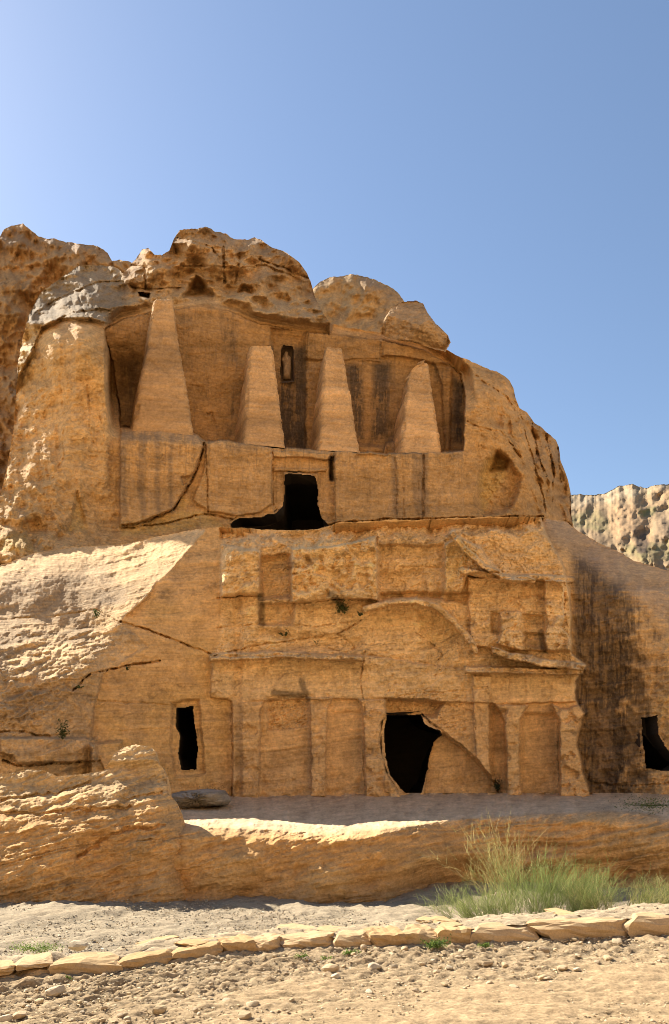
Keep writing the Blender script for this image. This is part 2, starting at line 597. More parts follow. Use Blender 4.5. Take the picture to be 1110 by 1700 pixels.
    # hollows
    for pts, p, soft in [
        ([(433, 925), (480, 922), (483, 990), (436, 993)], -.26, 2.5),
        ([(434, 1002), (490, 1002), (484, 1036), (430, 1036)], -.28, 2.5),
        ([(629, 905), (736, 905), (732, 992), (629, 994)], -.16, 2),
        ([(629, 950), (700, 945), (705, 990), (629, 994)], -.1, 4),
        ([(695, 1012), (735, 1020), (765, 1050), (740, 1078), (715, 1070), (700, 1050)], -.14, 5),
        ([(630, 984), (780, 984), (775, 1000), (700, 992), (632, 998)], -.22, 3),
        ([(430, 1045), (530, 1055), (600, 1060), (590, 1084), (450, 1078), (410, 1085)], -.14, 5),
        ([(640, 1160), (735, 1166), (722, 1188), (640, 1188)], -.32, 3),
        ([(734, 1217), (790, 1263), (827, 1313), (830, 1340), (700, 1340), (712, 1255), (718, 1232)], -.42, 1.6),
        ([(867, 1185), (926, 1185), (927, 1322), (868, 1322)], -.12, 3),
        ([(815, 1016), (830, 1018), (828, 1054), (817, 1050)], -.22, 2),
        ([(868, 1021), (903, 1022), (903, 1076), (874, 1072)], -.16, 2),
        ([(866, 962), (902, 964), (902, 992), (866, 990)], -.12, 2.5),
        ([(442, 1158), (508, 1156), (512, 1205), (445, 1214)], -.09, 3),
        ([(816, 1175), (838, 1180), (838, 1310), (816, 1290)], -.16, 4),
        ([(386, 905), (400, 905), (400, 1325), (390, 1325)], -.07, 3),
        ([(548, 1180), (602, 1180), (604, 1322), (542, 1322)], -.06, 3),
        ([(432, 1215), (514, 1208), (514, 1322), (432, 1322)], -.05, 3),
        ([(868, 1050), (905, 1055), (905, 1082), (870, 1078)], -.12, 2),
    ]:
        R += 1.5 * p * g.poly(pts, soft * 1.5)
    # cracks
    for pts, hw, d in [
        ([(606, 1080), (598, 1130), (606, 1190), (603, 1230), (606, 1330)], 1.2, .14),
        ([(700, 1186), (735, 1215), (762, 1236), (792, 1262), (812, 1290), (832, 1316)], 2.2, .3),
        ([(820, 1298), (828, 1315), (834, 1324)], 4, .5),
        ([(200, 1032), (240, 1043), (290, 1062), (350, 1086)], 1.6, .3),
        ([(120, 1145), (150, 1118), (185, 1110), (225, 1103), (265, 1097)], 2.0, .4),
        ([(360, 992), (430, 990), (482, 1002), (560, 994), (632, 998)], 1.4, .18),
        ([(360, 1042), (440, 1035), (520, 1040), (600, 1030)], 1.2, .14),
        ([(355, 1090), (420, 1072), (500, 1062), (560, 1052), (600, 1030)], 1.6, .2),
        ([(484, 952), (560, 942), (624, 937)], 1.0, .1),
        ([(366, 950), (430, 946)], 1.0, .1),
        ([(626, 940), (740, 942)], 1.2, .12),
        ([(780, 990), (860, 992), (945, 998)], 1.0, .1),
        ([(776, 1014), (860, 1016), (946, 1020)], 1.2, .12),
        ([(870, 1052), (944, 1054)], 1.2, .12),
        ([(862, 960), (862, 1014)], 1.0, .08),
        ([(600, 1085), (650, 1092), (700, 1098), (735, 1108), (722, 1120)], 1.0, .12),
        ([(560, 1052), (590, 1075), (570, 1084), (545, 1076)], 1.2, .14),
        ([(690, 1052), (720, 1070), (735, 1088), (722, 1100)], 1.2, .14),
        ([(772, 1114), (772, 1160)], .8, .07),
        ([(735, 1166), (785, 1180), (790, 1210)], 1.2, .12),
        ([(845, 1112), (845, 1165), (872, 1164), (872, 1114)], .8, .06),
        ([(640, 1160), (690, 1150), (770, 1146), (810, 1140)], 1.6, .14),
        ([(385, 1165), (385, 1325)], 1.2, .12),
        ([(928, 1200), (926, 1260), (930, 1326)], 1.6, .16),
        ([(150, 1162), (250, 1168), (290, 1170)], 1.2, .1),
        ([(180, 1215), (290, 1208)], 1.0, .06),
        ([(625, 890), (624, 940), (628, 998)], 1.4, .12),
        ([(0, 1215), (40, 1213), (60, 1222), (110, 1220)], 2.0, .25),
        ([(5, 1262), (30, 1272), (120, 1265), (165, 1262)], 2.5, .35),
        ([(0, 1028), (90, 1022), (160, 1012), (195, 1030)], 1.0, .12),
        ([(985, 1300), (1050, 1305), (1110, 1300)], 2.0, .15),
    ]:
        R -= .8 * d * g.stroke(pts, hw * .55, .9) * (.35 + .65 * sstep(-.8, .5, n_crk))
    # left bench cuttings
    R += .35 * g.poly([(0, 1225), (160, 1225), (160, 1262), (30, 1268), (20, 1255), (0, 1250)], 3)
    R += .5 * g.poly([(150, 1235), (200, 1230), (205, 1345), (150, 1345)], 4)
    # side door frame
    R -= .18 * g.poly([(286, 1165), (330, 1162), (340, 1285), (290, 1290), (284, 1240)], 3)
    # ---- weathering
    natm = (1 - mcut) * (1 - mright)
    warp1 = 9 * g.noise(31, 3.0, 260, hi=22) + .8 * g.noise(36, 2, 30)
    bedL = PY + .20 * PX - .00018 * (PX - 200) ** 2 + warp1          # bedding rising to the right
    lamL = lam(bedL, 41, 22, .55)
    lamW = lam(bedL, 42, 90, 1.2)
    patch = sstep(-.9, .9, g.noise(32, 2.2, 120))
    R += natm * (.042 * lamL * patch + .10 * lamW + .035 * n_mid + .15 * n_big + .006 * n_fin)
    # scalloped knobs on the pale slope
    knob = g.poly([(-100, 1035), (150, 1040), (195, 1060), (170, 1100), (120, 1150), (60, 1210), (-100, 1230)], 20)
    kn = g.noise(35, 2.2, 30, ax=2.4, ang=-.25)
    R += natm * knob * (.075 * np.abs(kn) + .008 * n_fin)
    bedC = PY + .05 * PX + .5 * warp1
    lamC = lam(bedC, 43, 24, .6) * (.35 + .65 * patch)
    rub = hall * sstep(1165, 1085, PY)                # upper half more ruined
    step = lam(PY + .12 * PX + .9 * warp1 + 5 * n_mid, 47, 60, 1.4)
    R += (1 - natm) * (.016 * lamC + .003 * n_fin + .010 * n_mid + .03 * n_big)
    R += rub * (.06 * np.tanh(3 * step) + .022 * n_mid + .004 * n_fin)
    # flaking: terraces of a smooth noise
    fl = g.noise(51, 2.4, 45, ax=2.0, ang=-.1)
    fl2 = g.noise(52, 2.0, 24, ax=2.2, ang=-.08)
    R += (1 - natm) * (.07 * (np.floor(fl * 1.6) / 1.6 - fl * .6) + .022 * (np.floor(fl2 * 1.3) / 1.3 - fl2 * .6)) * (.25 + .95 * rub)
    R += (1 - natm) * .05 * sstep(905, 880, PY) * np.tanh(2 * lam(PY + .14 * PX + warp1, 49, 44, .9))
    hol = g.poly([(442, 1158), (508, 1156), (512, 1205), (445, 1214)], 5) + g.poly([(640, 1130), (770, 1150), (780, 1235), (735, 1215), (700, 1186), (640, 1180)], 8) * .8
    R -= hol * .05 * np.abs(g.noise(53, 1.6, 16, ax=2, ang=-.3))
    # the crest of the front is bevelled back, the attic blocks stand proud of it
    R -= .55 * hall * sstep(34, 4, PY - g.top[None] + 3 * n_mid)
    R += .2 * g.poly([(372, 912), (432, 910), (430, 985), (368, 988)], 4)
    R += mright * (.03 * lamC + .04 * n_mid)
    foot = sstep(1250, 1330, PY) * (1 - natm)
    R += foot * .10 * sstep(0, 1, (PY - 1250) / 80) + foot * .03 * n_mid
    Y = g.fix(Y - R)
    # ---- colour
    C = np.ones(g.shape + (3,)) * ORANGE
    mixc(C, natm * .75, CREAM)
    mixc(C, natm * .6 * sstep(.1, 1.4, g.noise(61, 2., 90, ax=2, ang=-.2)) * sstep(930, 1000, PY), (.30, .21, .12))
    mixc(C, .6 * g.poly([(0, 955), (180, 935), (200, 1000), (120, 1035), (0, 1025)], 22), (.33, .235, .14))  # steep band darkened, its shade put into the colour
    mixc(C, .55 * g.poly([(0, 1120), (120, 1120), (160, 1160), (160, 1262), (0, 1262)], 22), (.34, .225, .12))  # lower steep face: shade painted in here as well
    yel = g.noise(63, 2.2, 140)
    mixc(C, .35 * sstep(.2, 1.6, yel) * (1 - natm), YELLOW)
    mixc(C, .75 * g.poly([(695, 1010), (738, 1022), (768, 1055), (745, 1080), (712, 1070), (700, 1048)], 6), (.64, .45, .14))
    mixc(C, .7 * g.poly([(738, 905), (762, 892), (790, 915), (770, 945), (738, 980)], 6), (.62, .41, .125))
    mixc(C, .75 * g.poly([(484, 900), (624, 885), (627, 995), (484, 1000)], 5), (.72, .47, .19))
    mixc(C, .6 * g.poly([(370, 912), (430, 915), (430, 988), (370, 990)], 6), (.68, .44, .18))
    mixc(C, .45 * g.poly([(780, 960), (945, 968), (948, 1078), (790, 1066)], 8), (.64, .405, .18))
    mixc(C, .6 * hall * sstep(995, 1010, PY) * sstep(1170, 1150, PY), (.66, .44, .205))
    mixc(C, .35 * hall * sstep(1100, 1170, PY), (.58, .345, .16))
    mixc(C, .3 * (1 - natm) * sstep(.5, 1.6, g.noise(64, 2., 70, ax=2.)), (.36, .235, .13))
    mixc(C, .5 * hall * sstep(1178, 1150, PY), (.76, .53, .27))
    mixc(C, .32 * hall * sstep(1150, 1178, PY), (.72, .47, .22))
    # mauve grey dust on upward faces of broken layers
    mixc(C, .45 * rub * sstep(.5, 1.2, step), (.40, .285, .18))
    line = np.abs(lam(PY + .16 * PX + 1.2 * warp1 + 1.5 * n_mid, 48, 40, 1.0))
    mixc(C, .55 * (1 - natm) * (1 - mright) * sstep(.10, .0, line) * sstep(.0, 1.0, n_crk + .5 * rub), (.20, .125, .065))
    # dark desert varnish on the right wall
    st = g.noise(65, 1.5, 46, ax=1., ay=9.)
    stf = g.noise(66, 1.1, 14, ax=1., ay=8.)
    vz = mright * sstep(940, 962, PX) * sstep(1085, 1040, PX + 10 * n_mid + 14 * st) * sstep(-30, 30, PY - (905 + (PX - 950) * .75) + 8 * n_mid)
    mixc(C, np.clip(vz * (.64 + .3 * sstep(-.9, .6, st + .4 * stf + .3 * n_mid)), 0, .93), VARN_AND_SHADE)
    gap = g.poly([(985, 1180), (1012, 1180), (1020, 1330), (990, 1330)], 10)
    mixc(C, .6 * gap, (.26, .17, .095))
    mixc(C, .5 * mright * sstep(30, -10, PY - (905 + (PX - 950) * .75)), (.42, .29, .18))
    # vertical streaks, dark strips and short dark strokes
    st2 = g.noise(67, 1.6, 40, ay=6.)
    mixc(C, .22 * hall * sstep(.9, 1.8, st2), (.33, .21, .11))
    mixc(C, .25 * hall * sstep(.8, 1.8, -st2), (.68, .47, .23))
    mixc(C, .5 * g.poly([(388, 1165), (402, 1165), (402, 1290), (390, 1320)], 5), (.27, .19, .11))
    mixc(C, .35 * g.poly([(509, 1210), (520, 1210), (520, 1310), (509, 1320)], 4), (.28, .19, .11))
    for pts in [[(548, 985), (572, 1010)], [(432, 990), (434, 1035)], [(898, 1050), (902, 1078)], [(500, 1130), (512, 1160)], [(455, 1150), (500, 1155)]]:
        mixc(C, .7 * g.stroke(pts, 4, 4), (.12, .085, .05))
    C *= (1 + .10 * lamC * (1 - natm) + .14 * lamL * natm + .05 * n_mid + .05 * n_fin)[..., None]
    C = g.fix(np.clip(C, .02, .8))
    # ---- openings
    hole = np.zeros(g.shape, bool)
    for o in (HALL_DOOR, SIDE_DOOR, RIGHT_CAVE):
        hole |= g.dist(o, 6, True) < 0
    ids = g.drop(np.where(hole, -1, ids))
    P = g.world(Y)
    # ground behind the crest: a shelf running back to the foot of the upper tomb
    Pt, Ct = P[0], C[0]
    rows, cr = [], []
    for k, d in enumerate([9, 6, 4, 2.5, 1.3, .5]):
        q = Pt.copy()
        q[:, 1] += d
        q[:, 2] += d * .27 - .25
        rows.append(q)
        cr.append(Ct)
    P = np.concatenate([np.array(rows), P])
    C = np.concatenate([np.array(cr), C])
    ids = np.concatenate([np.zeros((6, ids.shape[1]), int), ids])
    root = empty('carved_hall', at(670, 1328, 20.1), 'ruined classical rock-cut front with pilasters and broken curved pediment, lower storey', 'rock tomb')
    spec = {0: ('lower_cliff', None, 'structure'), 1: ('wall', root, None)}
    for k, nme in parts.items():
        spec[k] = (nme, root, None)
    out = emit(P, C, ids, spec, M_lower)
    cl = out[0]
    LOWER['sheet'] = (g, Y)
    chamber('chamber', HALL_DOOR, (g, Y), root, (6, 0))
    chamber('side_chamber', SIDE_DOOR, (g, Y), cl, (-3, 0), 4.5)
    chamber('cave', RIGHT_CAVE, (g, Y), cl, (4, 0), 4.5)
    return root, cl


LOWER = {}
hall_root, lower_cliff = build_lower()


def face_y(px, py, r=13):
    g, Y = LOWER['sheet']
    m = (np.abs(g.PX - px) < r) & (np.abs(g.PY - py) < r)
    return float(np.percentile(Y[m], 4)) - .1


# ------------------------------------------------------------------ upper cliff with the four obelisks
UP_TOP = [(-140, 960), (-60, 905), (-30, 870), (0, 828), (12, 775), (22, 715), (27, 650), (30, 600), (38, 560), (48, 525), (66, 490), (100, 462), (130, 443),
          (165, 440), (190, 442), (204, 452), (215, 440), (226, 428), (236, 413), (246, 410), (256, 422), (268, 424), (281, 416), (288, 398), (298, 383), (320, 380), (345, 380),
          (356, 387), (375, 390), (388, 398), (412, 402), (422, 397), (436, 402), (450, 412), (470, 419), (488, 430), (498, 438), (508, 452), (516, 470), (522, 492), (535, 520), (550, 541),
          (600, 548), (640, 556), (700, 566), (735, 578), (760, 592), (790, 604), (830, 620), (846, 632), (852, 645), (855, 660), (862, 678), (875, 685), (885, 700), (905, 715),
          (922, 730), (928, 745), (930, 765), (938, 785), (943, 800), (948, 825), (947, 850), (950, 868), (958, 900), (966, 925)]
UP_DOOR = [(471, 788), (480, 785), (522, 788), (527, 800), (527, 835), (533, 858), (547, 871), (515, 884), (470, 884), (385, 884), (381, 868), (395, 860), (430, 859), (456, 852), (468, 840), (470, 820)]
RECESS = [(172, 548), (182, 541), (205, 528), (250, 517), (292, 512), (340, 506), (380, 515), (432, 537), (500, 549), (560, 556), (632, 562), (700, 578), (742, 600),
          (766, 622), (772, 660), (768, 748), (640, 753), (555, 748), (450, 742), (380, 730), (340, 732), (328, 721), (200, 710), (196, 670), (184, 600)]


def YU(px):
    return 28 + .0067 * (px - 555)


def build_upper():
    g = Grid(-140, 964, lambda x: np.minimum(curve(UP_TOP, x), 930), 935, 1.3, 1.3, 1.6, 77)
    PX, PY = g.PX, g.PY
    skyd = np.maximum(PY - g.top[None], 0)
    g.warp(71, .75, 50, 1.9)
    n_big = g.noise(81, 2.6, 240)
    n_mid = g.noise(82, 2.0, 46)
    n_fin = g.noise(83, 1.5, 14)
    n_crk = g.noise(84, 1.8, 30)
    N_ = g.tps([(-140, 965, 1), (-60, 915, -.5), (0, 900, -1.6), (0, 840, 0), (60, 900, -1.4), (60, 830, -.6), (100, 890, -.9), (40, 700, 1.6), (60, 640, 1.0), (100, 700, .1), (100, 620, .0), (75, 560, .6), (40, 560, 2.4),
                (32, 620, 2.8), (120, 535, .2), (160, 535, .3), (190, 700, 0), (150, 800, -.2), (100, 520, 2.0), (60, 510, 3.6), (150, 460, 4.2), (180, 520, 1.9), (200, 480, 4),
                (200, 450, 5.0), (230, 515, 2.0), (230, 490, 3.0), (240, 450, 3.6), (240, 412, 4.0), (300, 500, 2.6), (300, 450, 2.9), (300, 384, 3.25), (340, 490, 2.6), (340, 430, 3.0), (380, 480, 2.9),
                (400, 430, 3.3), (400, 403, 3.6), (420, 500, 2.5), (440, 460, 3.0), (440, 405, 3.7), (480, 500, 2.9), (500, 445, 3.7), (515, 480, 3.7), (450, 520, 2.1), (540, 540, 2.4), (510, 540, 1.9), (600, 552, 2.0),
                (650, 562, 1.9), (700, 570, 1.8), (740, 588, 1.4), (765, 615, .5), (790, 612, 1.2), (785, 660, 0), (800, 700, -.1), (830, 640, 1.0), (848, 640, 2.2), (850, 720, .6), (880, 700, 2.3), (905, 725, 3.4),
                (900, 780, 1.8), (925, 745, 4.2), (940, 800, 4.6), (945, 860, 4.6), (920, 860, 2.8), (880, 850, 1.0), (830, 850, .2), (780, 850, 0), (780, 760, 0), (600, 860, 0), (450, 860, 0), (340, 860, .1), (200, 880, 0),
                (600, 700, 0), (450, 700, 0), (300, 700, 0), (300, 920, -.9), (600, 920, -.6), (900, 920, .6), (200, 920, -1.0), (100, 925, -1.8)])
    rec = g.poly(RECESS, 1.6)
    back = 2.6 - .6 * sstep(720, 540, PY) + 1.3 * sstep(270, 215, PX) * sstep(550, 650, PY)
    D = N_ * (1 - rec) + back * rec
    sdr = g.dist(RECESS, 40, True)
    lip = sstep(22, 6, sdr) * (sdr > -2) * sstep(748, 640, PY + .35 * np.maximum(PX - 600, 0)) * sstep(172, 186, PX)
    D = D * (1 - lip) + (back + .45 + .03 * np.clip(sdr, 0, 30)) * lip
    R = np.zeros(g.shape)
    feats = [
        ('pedestal', [(200, 712), (328, 722), (337, 740), (326, 775), (306, 815), (286, 846), (230, 866), (198, 874)], .26, 2.0),
        ('pedestal', [(342, 734), (380, 731), (450, 743), (451, 835), (430, 852), (395, 856), (350, 850), (330, 840), (320, 830), (338, 780)], .12, 2.0),
        ('pedestal', [(556, 749), (640, 754), (700, 752), (700, 862), (556, 868)], .14, 1.6),
        ('pedestal', [(703, 752), (768, 750), (770, 860), (703, 862)], .04, 2),
        ('door_frame', [(451, 742), (554, 748), (556, 866), (530, 866), (528, 786), (470, 784), (470, 842), (455, 850), (451, 838)], -.1, 1.5),
        ('lintel', [(451, 748), (548, 752), (548, 762), (451, 758)], .14, 1.2),
        ('lintel', [(454, 776), (540, 778), (540, 783), (454, 782)], .08, 1.2),
    ]
    ids = np.where(rec > .5, 2, 0)
    fr = g.poly([(200, 712), (768, 748), (770, 862), (200, 876)], 2)
    pid, parts = 10, {}
    for name, pts, p, soft in feats:
        R += 1.6 * p * g.poly(pts, soft)
        ids = np.where(g.poly(pts, soft + 1) > .35, pid, ids)
        parts[pid] = name
        pid += 1
    # niche bay between the two middle obelisks, back wall offsets
    for pts, p, soft in [
        ([(448, 545), (507, 550), (507, 745), (470, 745), (455, 640)], -.35, 1.2),
        ([(507, 551), (635, 562), (632, 600), (507, 596)], .12, 2),
        ([(632, 562), (742, 588), (745, 604), (635, 590)], .25, 3),
        ([(720, 600), (750, 612), (745, 748), (738, 748), (733, 640)], .2, 3),
        ([(548, 758), (553, 758), (553, 797), (547, 797)], -.5, 1),
        ([(640, 735), (668, 728), (668, 752), (636, 754)], .8, 2),
        ([(590, 738), (640, 742), (640, 753), (594, 752)], .5, 4),
        # hollows in the crown and on the right
        ([(305, 492), (326, 460), (345, 478), (352, 490), (330, 496)], -1.3, 5),
        ([(394, 485), (402, 474), (420, 478), (418, 488)], -.9, 4),
        ([(229, 486), (250, 488), (248, 495), (231, 492)], -1.6, 1.5),
        ([(825, 750), (845, 766), (862, 790), (858, 818), (845, 846), (800, 858), (792, 830), (796, 790), (808, 765)], -.8, 7),
        ([(824, 752), (842, 764), (840, 778), (815, 780)], -.8, 5),
        ([(815, 690), (826, 676), (834, 690), (832, 710), (820, 706)], -.4, 5),
        ([(838, 705), (845, 700), (848, 722), (840, 724)], -.3, 3),
        ([(870, 680), (890, 690), (895, 700), (872, 695)], -.4, 3),
        ([(905, 800), (940, 810), (944, 826), (905, 822)], -.5, 4),
        ([(55, 900), (30, 890), (10, 870), (60, 862), (80, 880)], -.4, 8),
        ([(118, 870), (128, 815), (138, 850), (143, 880), (110, 884)], -.2, 3),
        # a row of beam holes
        ([(300, 792), (318, 790), (314, 800), (304, 806)], -.25, 2),
    ]:
        R += p * g.poly(pts, soft)
    R -= .06 * g.poly([(458, 556), (504, 560), (504, 566), (458, 562)], 1.2)
    for pts, hw, d in [
        ([(337, 735), (330, 775), (310, 812), (288, 846), (245, 864), (200, 872)], 1.8, .45),
        ([(200, 876), (280, 868), (340, 853), (385, 862)], 1.6, .4),
        ([(540, 872), (590, 866), (640, 862), (720, 862), (800, 860), (860, 858), (900, 858)], 2.2, .5),
        ([(340, 738), (345, 850)], 1.2, .2),
        ([(655, 760), (657, 858)], 2.4, .1), ([(668, 760), (670, 858)], 1.4, .08), ([(702, 758), (703, 858)], 3.5, .14), ([(728, 762), (728, 850)], 2.5, .07), ([(695, 760), (695, 856)], 1.2, .06),
        ([(555, 748), (556, 866)], 1.4, .2), ([(451, 744), (452, 838)], 1.3, .16), ([(457, 785), (457, 842)], 1.0, .07), ([(535, 785), (536, 850)], 1.0, .07),
        ([(510, 552), (508, 740)], 1.2, .15), ([(345, 690), (352, 685), (356, 700)], 1.2, .12),
        ([(775, 700), (800, 712), (830, 716), (850, 740), (862, 760)], 1.6, .3),
        ([(205, 468), (222, 480), (300, 478)], 1.5, .3), ([(205, 440), (240, 442), (243, 480)], 1.6, .35), ([(300, 440), (380, 445), (440, 440), (505, 470)], 1.8, .3),
        ([(370, 410), (372, 470)], 3, .4), ([(398, 420), (390, 470)], 2.5, .3), ([(430, 430), (470, 445), (510, 462)], 2.0, .35),
        ([(295, 395), (350, 410), (365, 430)], 1.6, .3), ([(60, 520), (110, 490), (160, 470), (200, 468)], 2, .22), ([(70, 545), (120, 520), (165, 512), (200, 520)], 2, .22),
        ([(130, 490), (140, 520)], 2, .2), ([(100, 640), (108, 700), (104, 760), (85, 800)], 1.4, .1), ([(145, 640), (150, 710), (155, 740)], 2.0, .1), ([(168, 690), (172, 730), (160, 760)], 2.0, .1),
        ([(880, 700), (890, 750), (905, 790)], 2.5, .4), ([(905, 720), (918, 780), (915, 850)], 2.5, .4), ([(862, 690), (875, 740), (895, 800), (905, 850)], 2.5, .35), ([(925, 740), (930, 800)], 2, .3),
        ([(790, 625), (840, 660), (860, 690)], 2.0, .2), ([(640, 590), (700, 600), (760, 612)], 1.4, .15), ([(507, 600), (640, 596)], 1.2, .1),
        ([(310, 590), (400, 585)], 1, .05), ([(310, 640), (400, 650)], 1, .05),
    ]:
        R -= .8 * d * g.stroke(pts, hw * .55, 1.0) * (.35 + .65 * sstep(-.8, .5, n_crk))
    crown = g.poly([(28, 640), (30, 400), (560, 360), (552, 552), (500, 547), (432, 535), (380, 513), (340, 504), (292, 510), (205, 526), (180, 540), (150, 528), (100, 530), (70, 545)], 3)
    rgt = g.poly([(770, 600), (960, 600), (970, 900), (800, 900), (790, 750)], 18)
    lft = g.poly([(-150, 990), (-150, 600), (70, 540), (150, 520), (180, 600), (196, 720), (196, 990)], 14)
    footz = sstep(862, 880, PY)
    w1 = 8 * g.noise(91, 3.0, 260, hi=22) + .8 * g.noise(92, 2, 30)
    bed = PY + .06 * PX + w1 - .12 * np.abs(PX - 380) * crown
    lamU = lam(bed, 93, 24, .6)
    big = lam(bed + 3 * n_mid, 95, 120, 1.6)
    rough = g.noise(96, 2.4, 50, hi=5)
    lump = g.noise(94, 2.6, 90, hi=8)
    ridg = 1 - np.abs(g.noise(97, 2.2, 60, ax=1.6, hi=4)) * 1.4
    fl0 = g.noise(105, 2.2, 60, ay=1.5, ang=-.4)
    blk = g.noise(104, 2.4, 70, ay=1.6, hi=4)
    R += crown * (.38 * np.tanh(2.5 * big) + .06 * np.floor(blk * 1.5) + .26 * lump + .16 * rough + .22 * ridg + .05 * lamU + .016 * n_fin)
    R += rgt * sstep(800, 900, PX + .3 * (700 - PY)) * (.16 * rough + .30 * (1 - np.abs(g.noise(98, 2.2, 60, ay=2.2, ang=-.45, hi=3)) * 1.5) + .02 * n_fin)
    R += rgt * (.05 * n_mid + .12 * n_big + .02 * lamU + .07 * (np.floor(fl0 * 1.4) / 1.4 - .5 * fl0))
    R += lft * (.04 * n_mid + .12 * n_big + .07 * g.noise(99, 2.6, 50, ay=7., hi=3) + .006 * n_fin + .015 * lamU)
    edge = sstep(110, 60, PX - .12 * (PY - 700)) * lft
    R += edge * (.14 * rough + .02 * n_fin)
    wall = 1 - np.clip(crown + rgt + lft, 0, 1)
    R += wall * (.014 * lamU + .005 * n_fin + .012 * n_mid + .03 * n_big)
    fl = g.noise(101, 2.4, 60, ax=1.5)
    R += (1 - crown) * .04 * (np.floor(fl * 1.5) / 1.5 - .5 * fl)
    R += footz * (1 - rec) * (.12 * np.tanh(1.5 * lam(PY + .12 * PX + w1, 103, 50, 1.4)) + .04 * n_mid)
    R = R * (1 - .85 * lip)
    Y = g.fix(YU(PX) + D - R)
    # ---- colour
    C = np.ones(g.shape + (3,)) * np.array((.51, .298, .118))
    mixc(C, crown * .8, (.45, .285, .13))
    mixc(C, crown * .75 * sstep(60, 8, skyd + 10 * n_mid) * (PX > 205), (.27, .17, .09))
    mixc(C, crown * .5 * sstep(0, 1.2, g.noise(112, 2.2, 70, ax=2)), (.32, .20, .10))
    mixc(C, crown * .55 * sstep(.2, 1.4, g.noise(111, 2., 60)), (.48, .30, .14))
    mixc(C, .85 * g.poly([(20, 640), (30, 420), (205, 420), (205, 510), (175, 540), (100, 530), (70, 545), (45, 640)], 6), (.27, .205, .125))
    mixc(C, .75 * g.poly([(210, 500), (300, 488), (420, 490), (530, 505), (550, 545), (432, 533), (340, 503), (292, 508), (215, 522)], 8), (.42, .285, .145))
    mixc(C, lft * .4, (.62, .41, .19))
    mixc(C, lft * .35 * sstep(0, 1.5, n_big), (.60, .41, .19))
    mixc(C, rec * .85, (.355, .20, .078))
    for pts in ([(118, 868), (128, 818), (138, 850), (143, 880), (110, 884)], [(0, 890), (40, 880), (60, 912), (45, 916), (0, 916)], [(804, 765), (824, 752), (842, 766), (838, 790), (815, 830), (800, 850), (794, 800)],
                [(200, 870), (290, 848), (340, 850), (370, 872), (200, 890)], [(290, 840), (305, 820), (315, 835), (305, 846)]):
        mixc(C, .65 * g.poly(pts, 5), (.56, .36, .12))
    mixc(C, rgt * sstep(860, 905, PX + .35 * (720 - PY)) * .7, (.39, .24, .115))
    st = g.noise(113, 1.5, 40, ay=10.)
    stf = g.noise(114, 1.1, 16, ay=12.)
    blotch = g.noise(115, 1.7, 30)

    def stain_and_shade(pts, soft, k, rgb=VARN_AND_SHADE):
        mixc(C, np.clip(1.25 * k * g.poly(pts, soft) * (.35 + .6 * sstep(-.8, .6, st + .5 * stf + .5 * blotch)), 0, .9), rgb)
    stain_and_shade([(366, 520), (392, 522), (390, 600), (372, 610)], 10, .55)
    stain_and_shade([(395, 590), (405, 640), (392, 725), (375, 725), (385, 640)], 8, .55)
    stain_and_shade([(448, 575), (507, 575), (507, 745), (470, 745), (460, 660)], 8, .78)
    stain_and_shade([(450, 640), (505, 640), (507, 745), (470, 745)], 6, .7)
    stain_and_shade([(574, 605), (605, 602), (602, 730), (592, 735)], 7, .8)
    stain_and_shade([(620, 602), (650, 600), (642, 720), (615, 735)], 9, .8)
    stain_and_shade([(718, 605), (745, 612), (738, 660), (722, 640)], 8, .55)
    stain_and_shade([(750, 620), (772, 640), (768, 735), (752, 735)], 6, .75)
    stain_and_shade([(196, 600), (240, 590), (220, 708), (200, 708)], 14, .5)  # shadow of the deep gap left of the first obelisk, painted on
    stain_and_shade([(640, 690), (660, 690), (650, 745), (640, 745)], 6, .4)
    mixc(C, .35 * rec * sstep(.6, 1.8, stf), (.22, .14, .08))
    # rain streaks on the pedestals
    ped = fr * (1 - rec)
    mixc(C, .55 * ped * sstep(.5, 1.6, stf) * sstep(862, 740, PY), (.24, .16, .09))
    mixc(C, .35 * ped * sstep(.4, 1.5, -stf), (.55, .36, .19))
    for x0, wv in ((204, 5), (236, 4), (655, 3), (703, 7), (262, 2.5), (690, 2.5), (285, 2)):
        mixc(C, .6 * g.stroke([(x0, 725), (x0 - 2, 800), (x0 + 1, 850)], wv, 5), (.23, .155, .09))
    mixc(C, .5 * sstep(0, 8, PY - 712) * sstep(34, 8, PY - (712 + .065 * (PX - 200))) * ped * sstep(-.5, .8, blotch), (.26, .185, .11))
    mixc(C, .35 * (1 - crown) * (1 - rec) * sstep(.8, 2., blotch), (.33, .21, .12))
    mixc(C, .8 * g.stroke([(548, 760), (549, 796)], 3, 2), (.03, .02, .015))  # shade inside the carved slot, painted near-black
    C *= (1 + .09 * lamU + .06 * n_mid + .05 * n_fin)[..., None]
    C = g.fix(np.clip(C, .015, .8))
    hole = g.dist(UP_DOOR, 6, True) < 0
    ids = np.where(hole, -1, ids)
    niche = g.dist([(465, 580), (470, 573), (487, 574), (488, 632), (466, 634)], 6, True)
    ids = g.drop(np.where(niche < 0, -1, ids))
    P = g.world(Y)
    rows, cr = [], []
    for d, dz in ((14, -6), (9, -2.5), (5, -.9), (2.5, -.2), (1.2, .02), (.4, .03)):
        q = P[0].copy()
        q[:, 1] += d
        q[:, 2] += dz
        rows.append(q)
        cr.append(C[0])
    P = np.concatenate([np.array(rows), P])
    C = np.concatenate([np.array(cr), C])
    ids = np.concatenate([np.zeros((6, ids.shape[1]), int), ids])
    root = empty('obelisk_tomb', at(500, 870, 27.6), 'rock-cut tomb with four tall obelisks above a dark doorway, upper storey', 'rock tomb')
    spec = {0: ('upper_cliff', None, 'structure'), 2: ('back_wall', root, None)}
    for k, nme in parts.items():
        spec[k] = (nme, root, None)
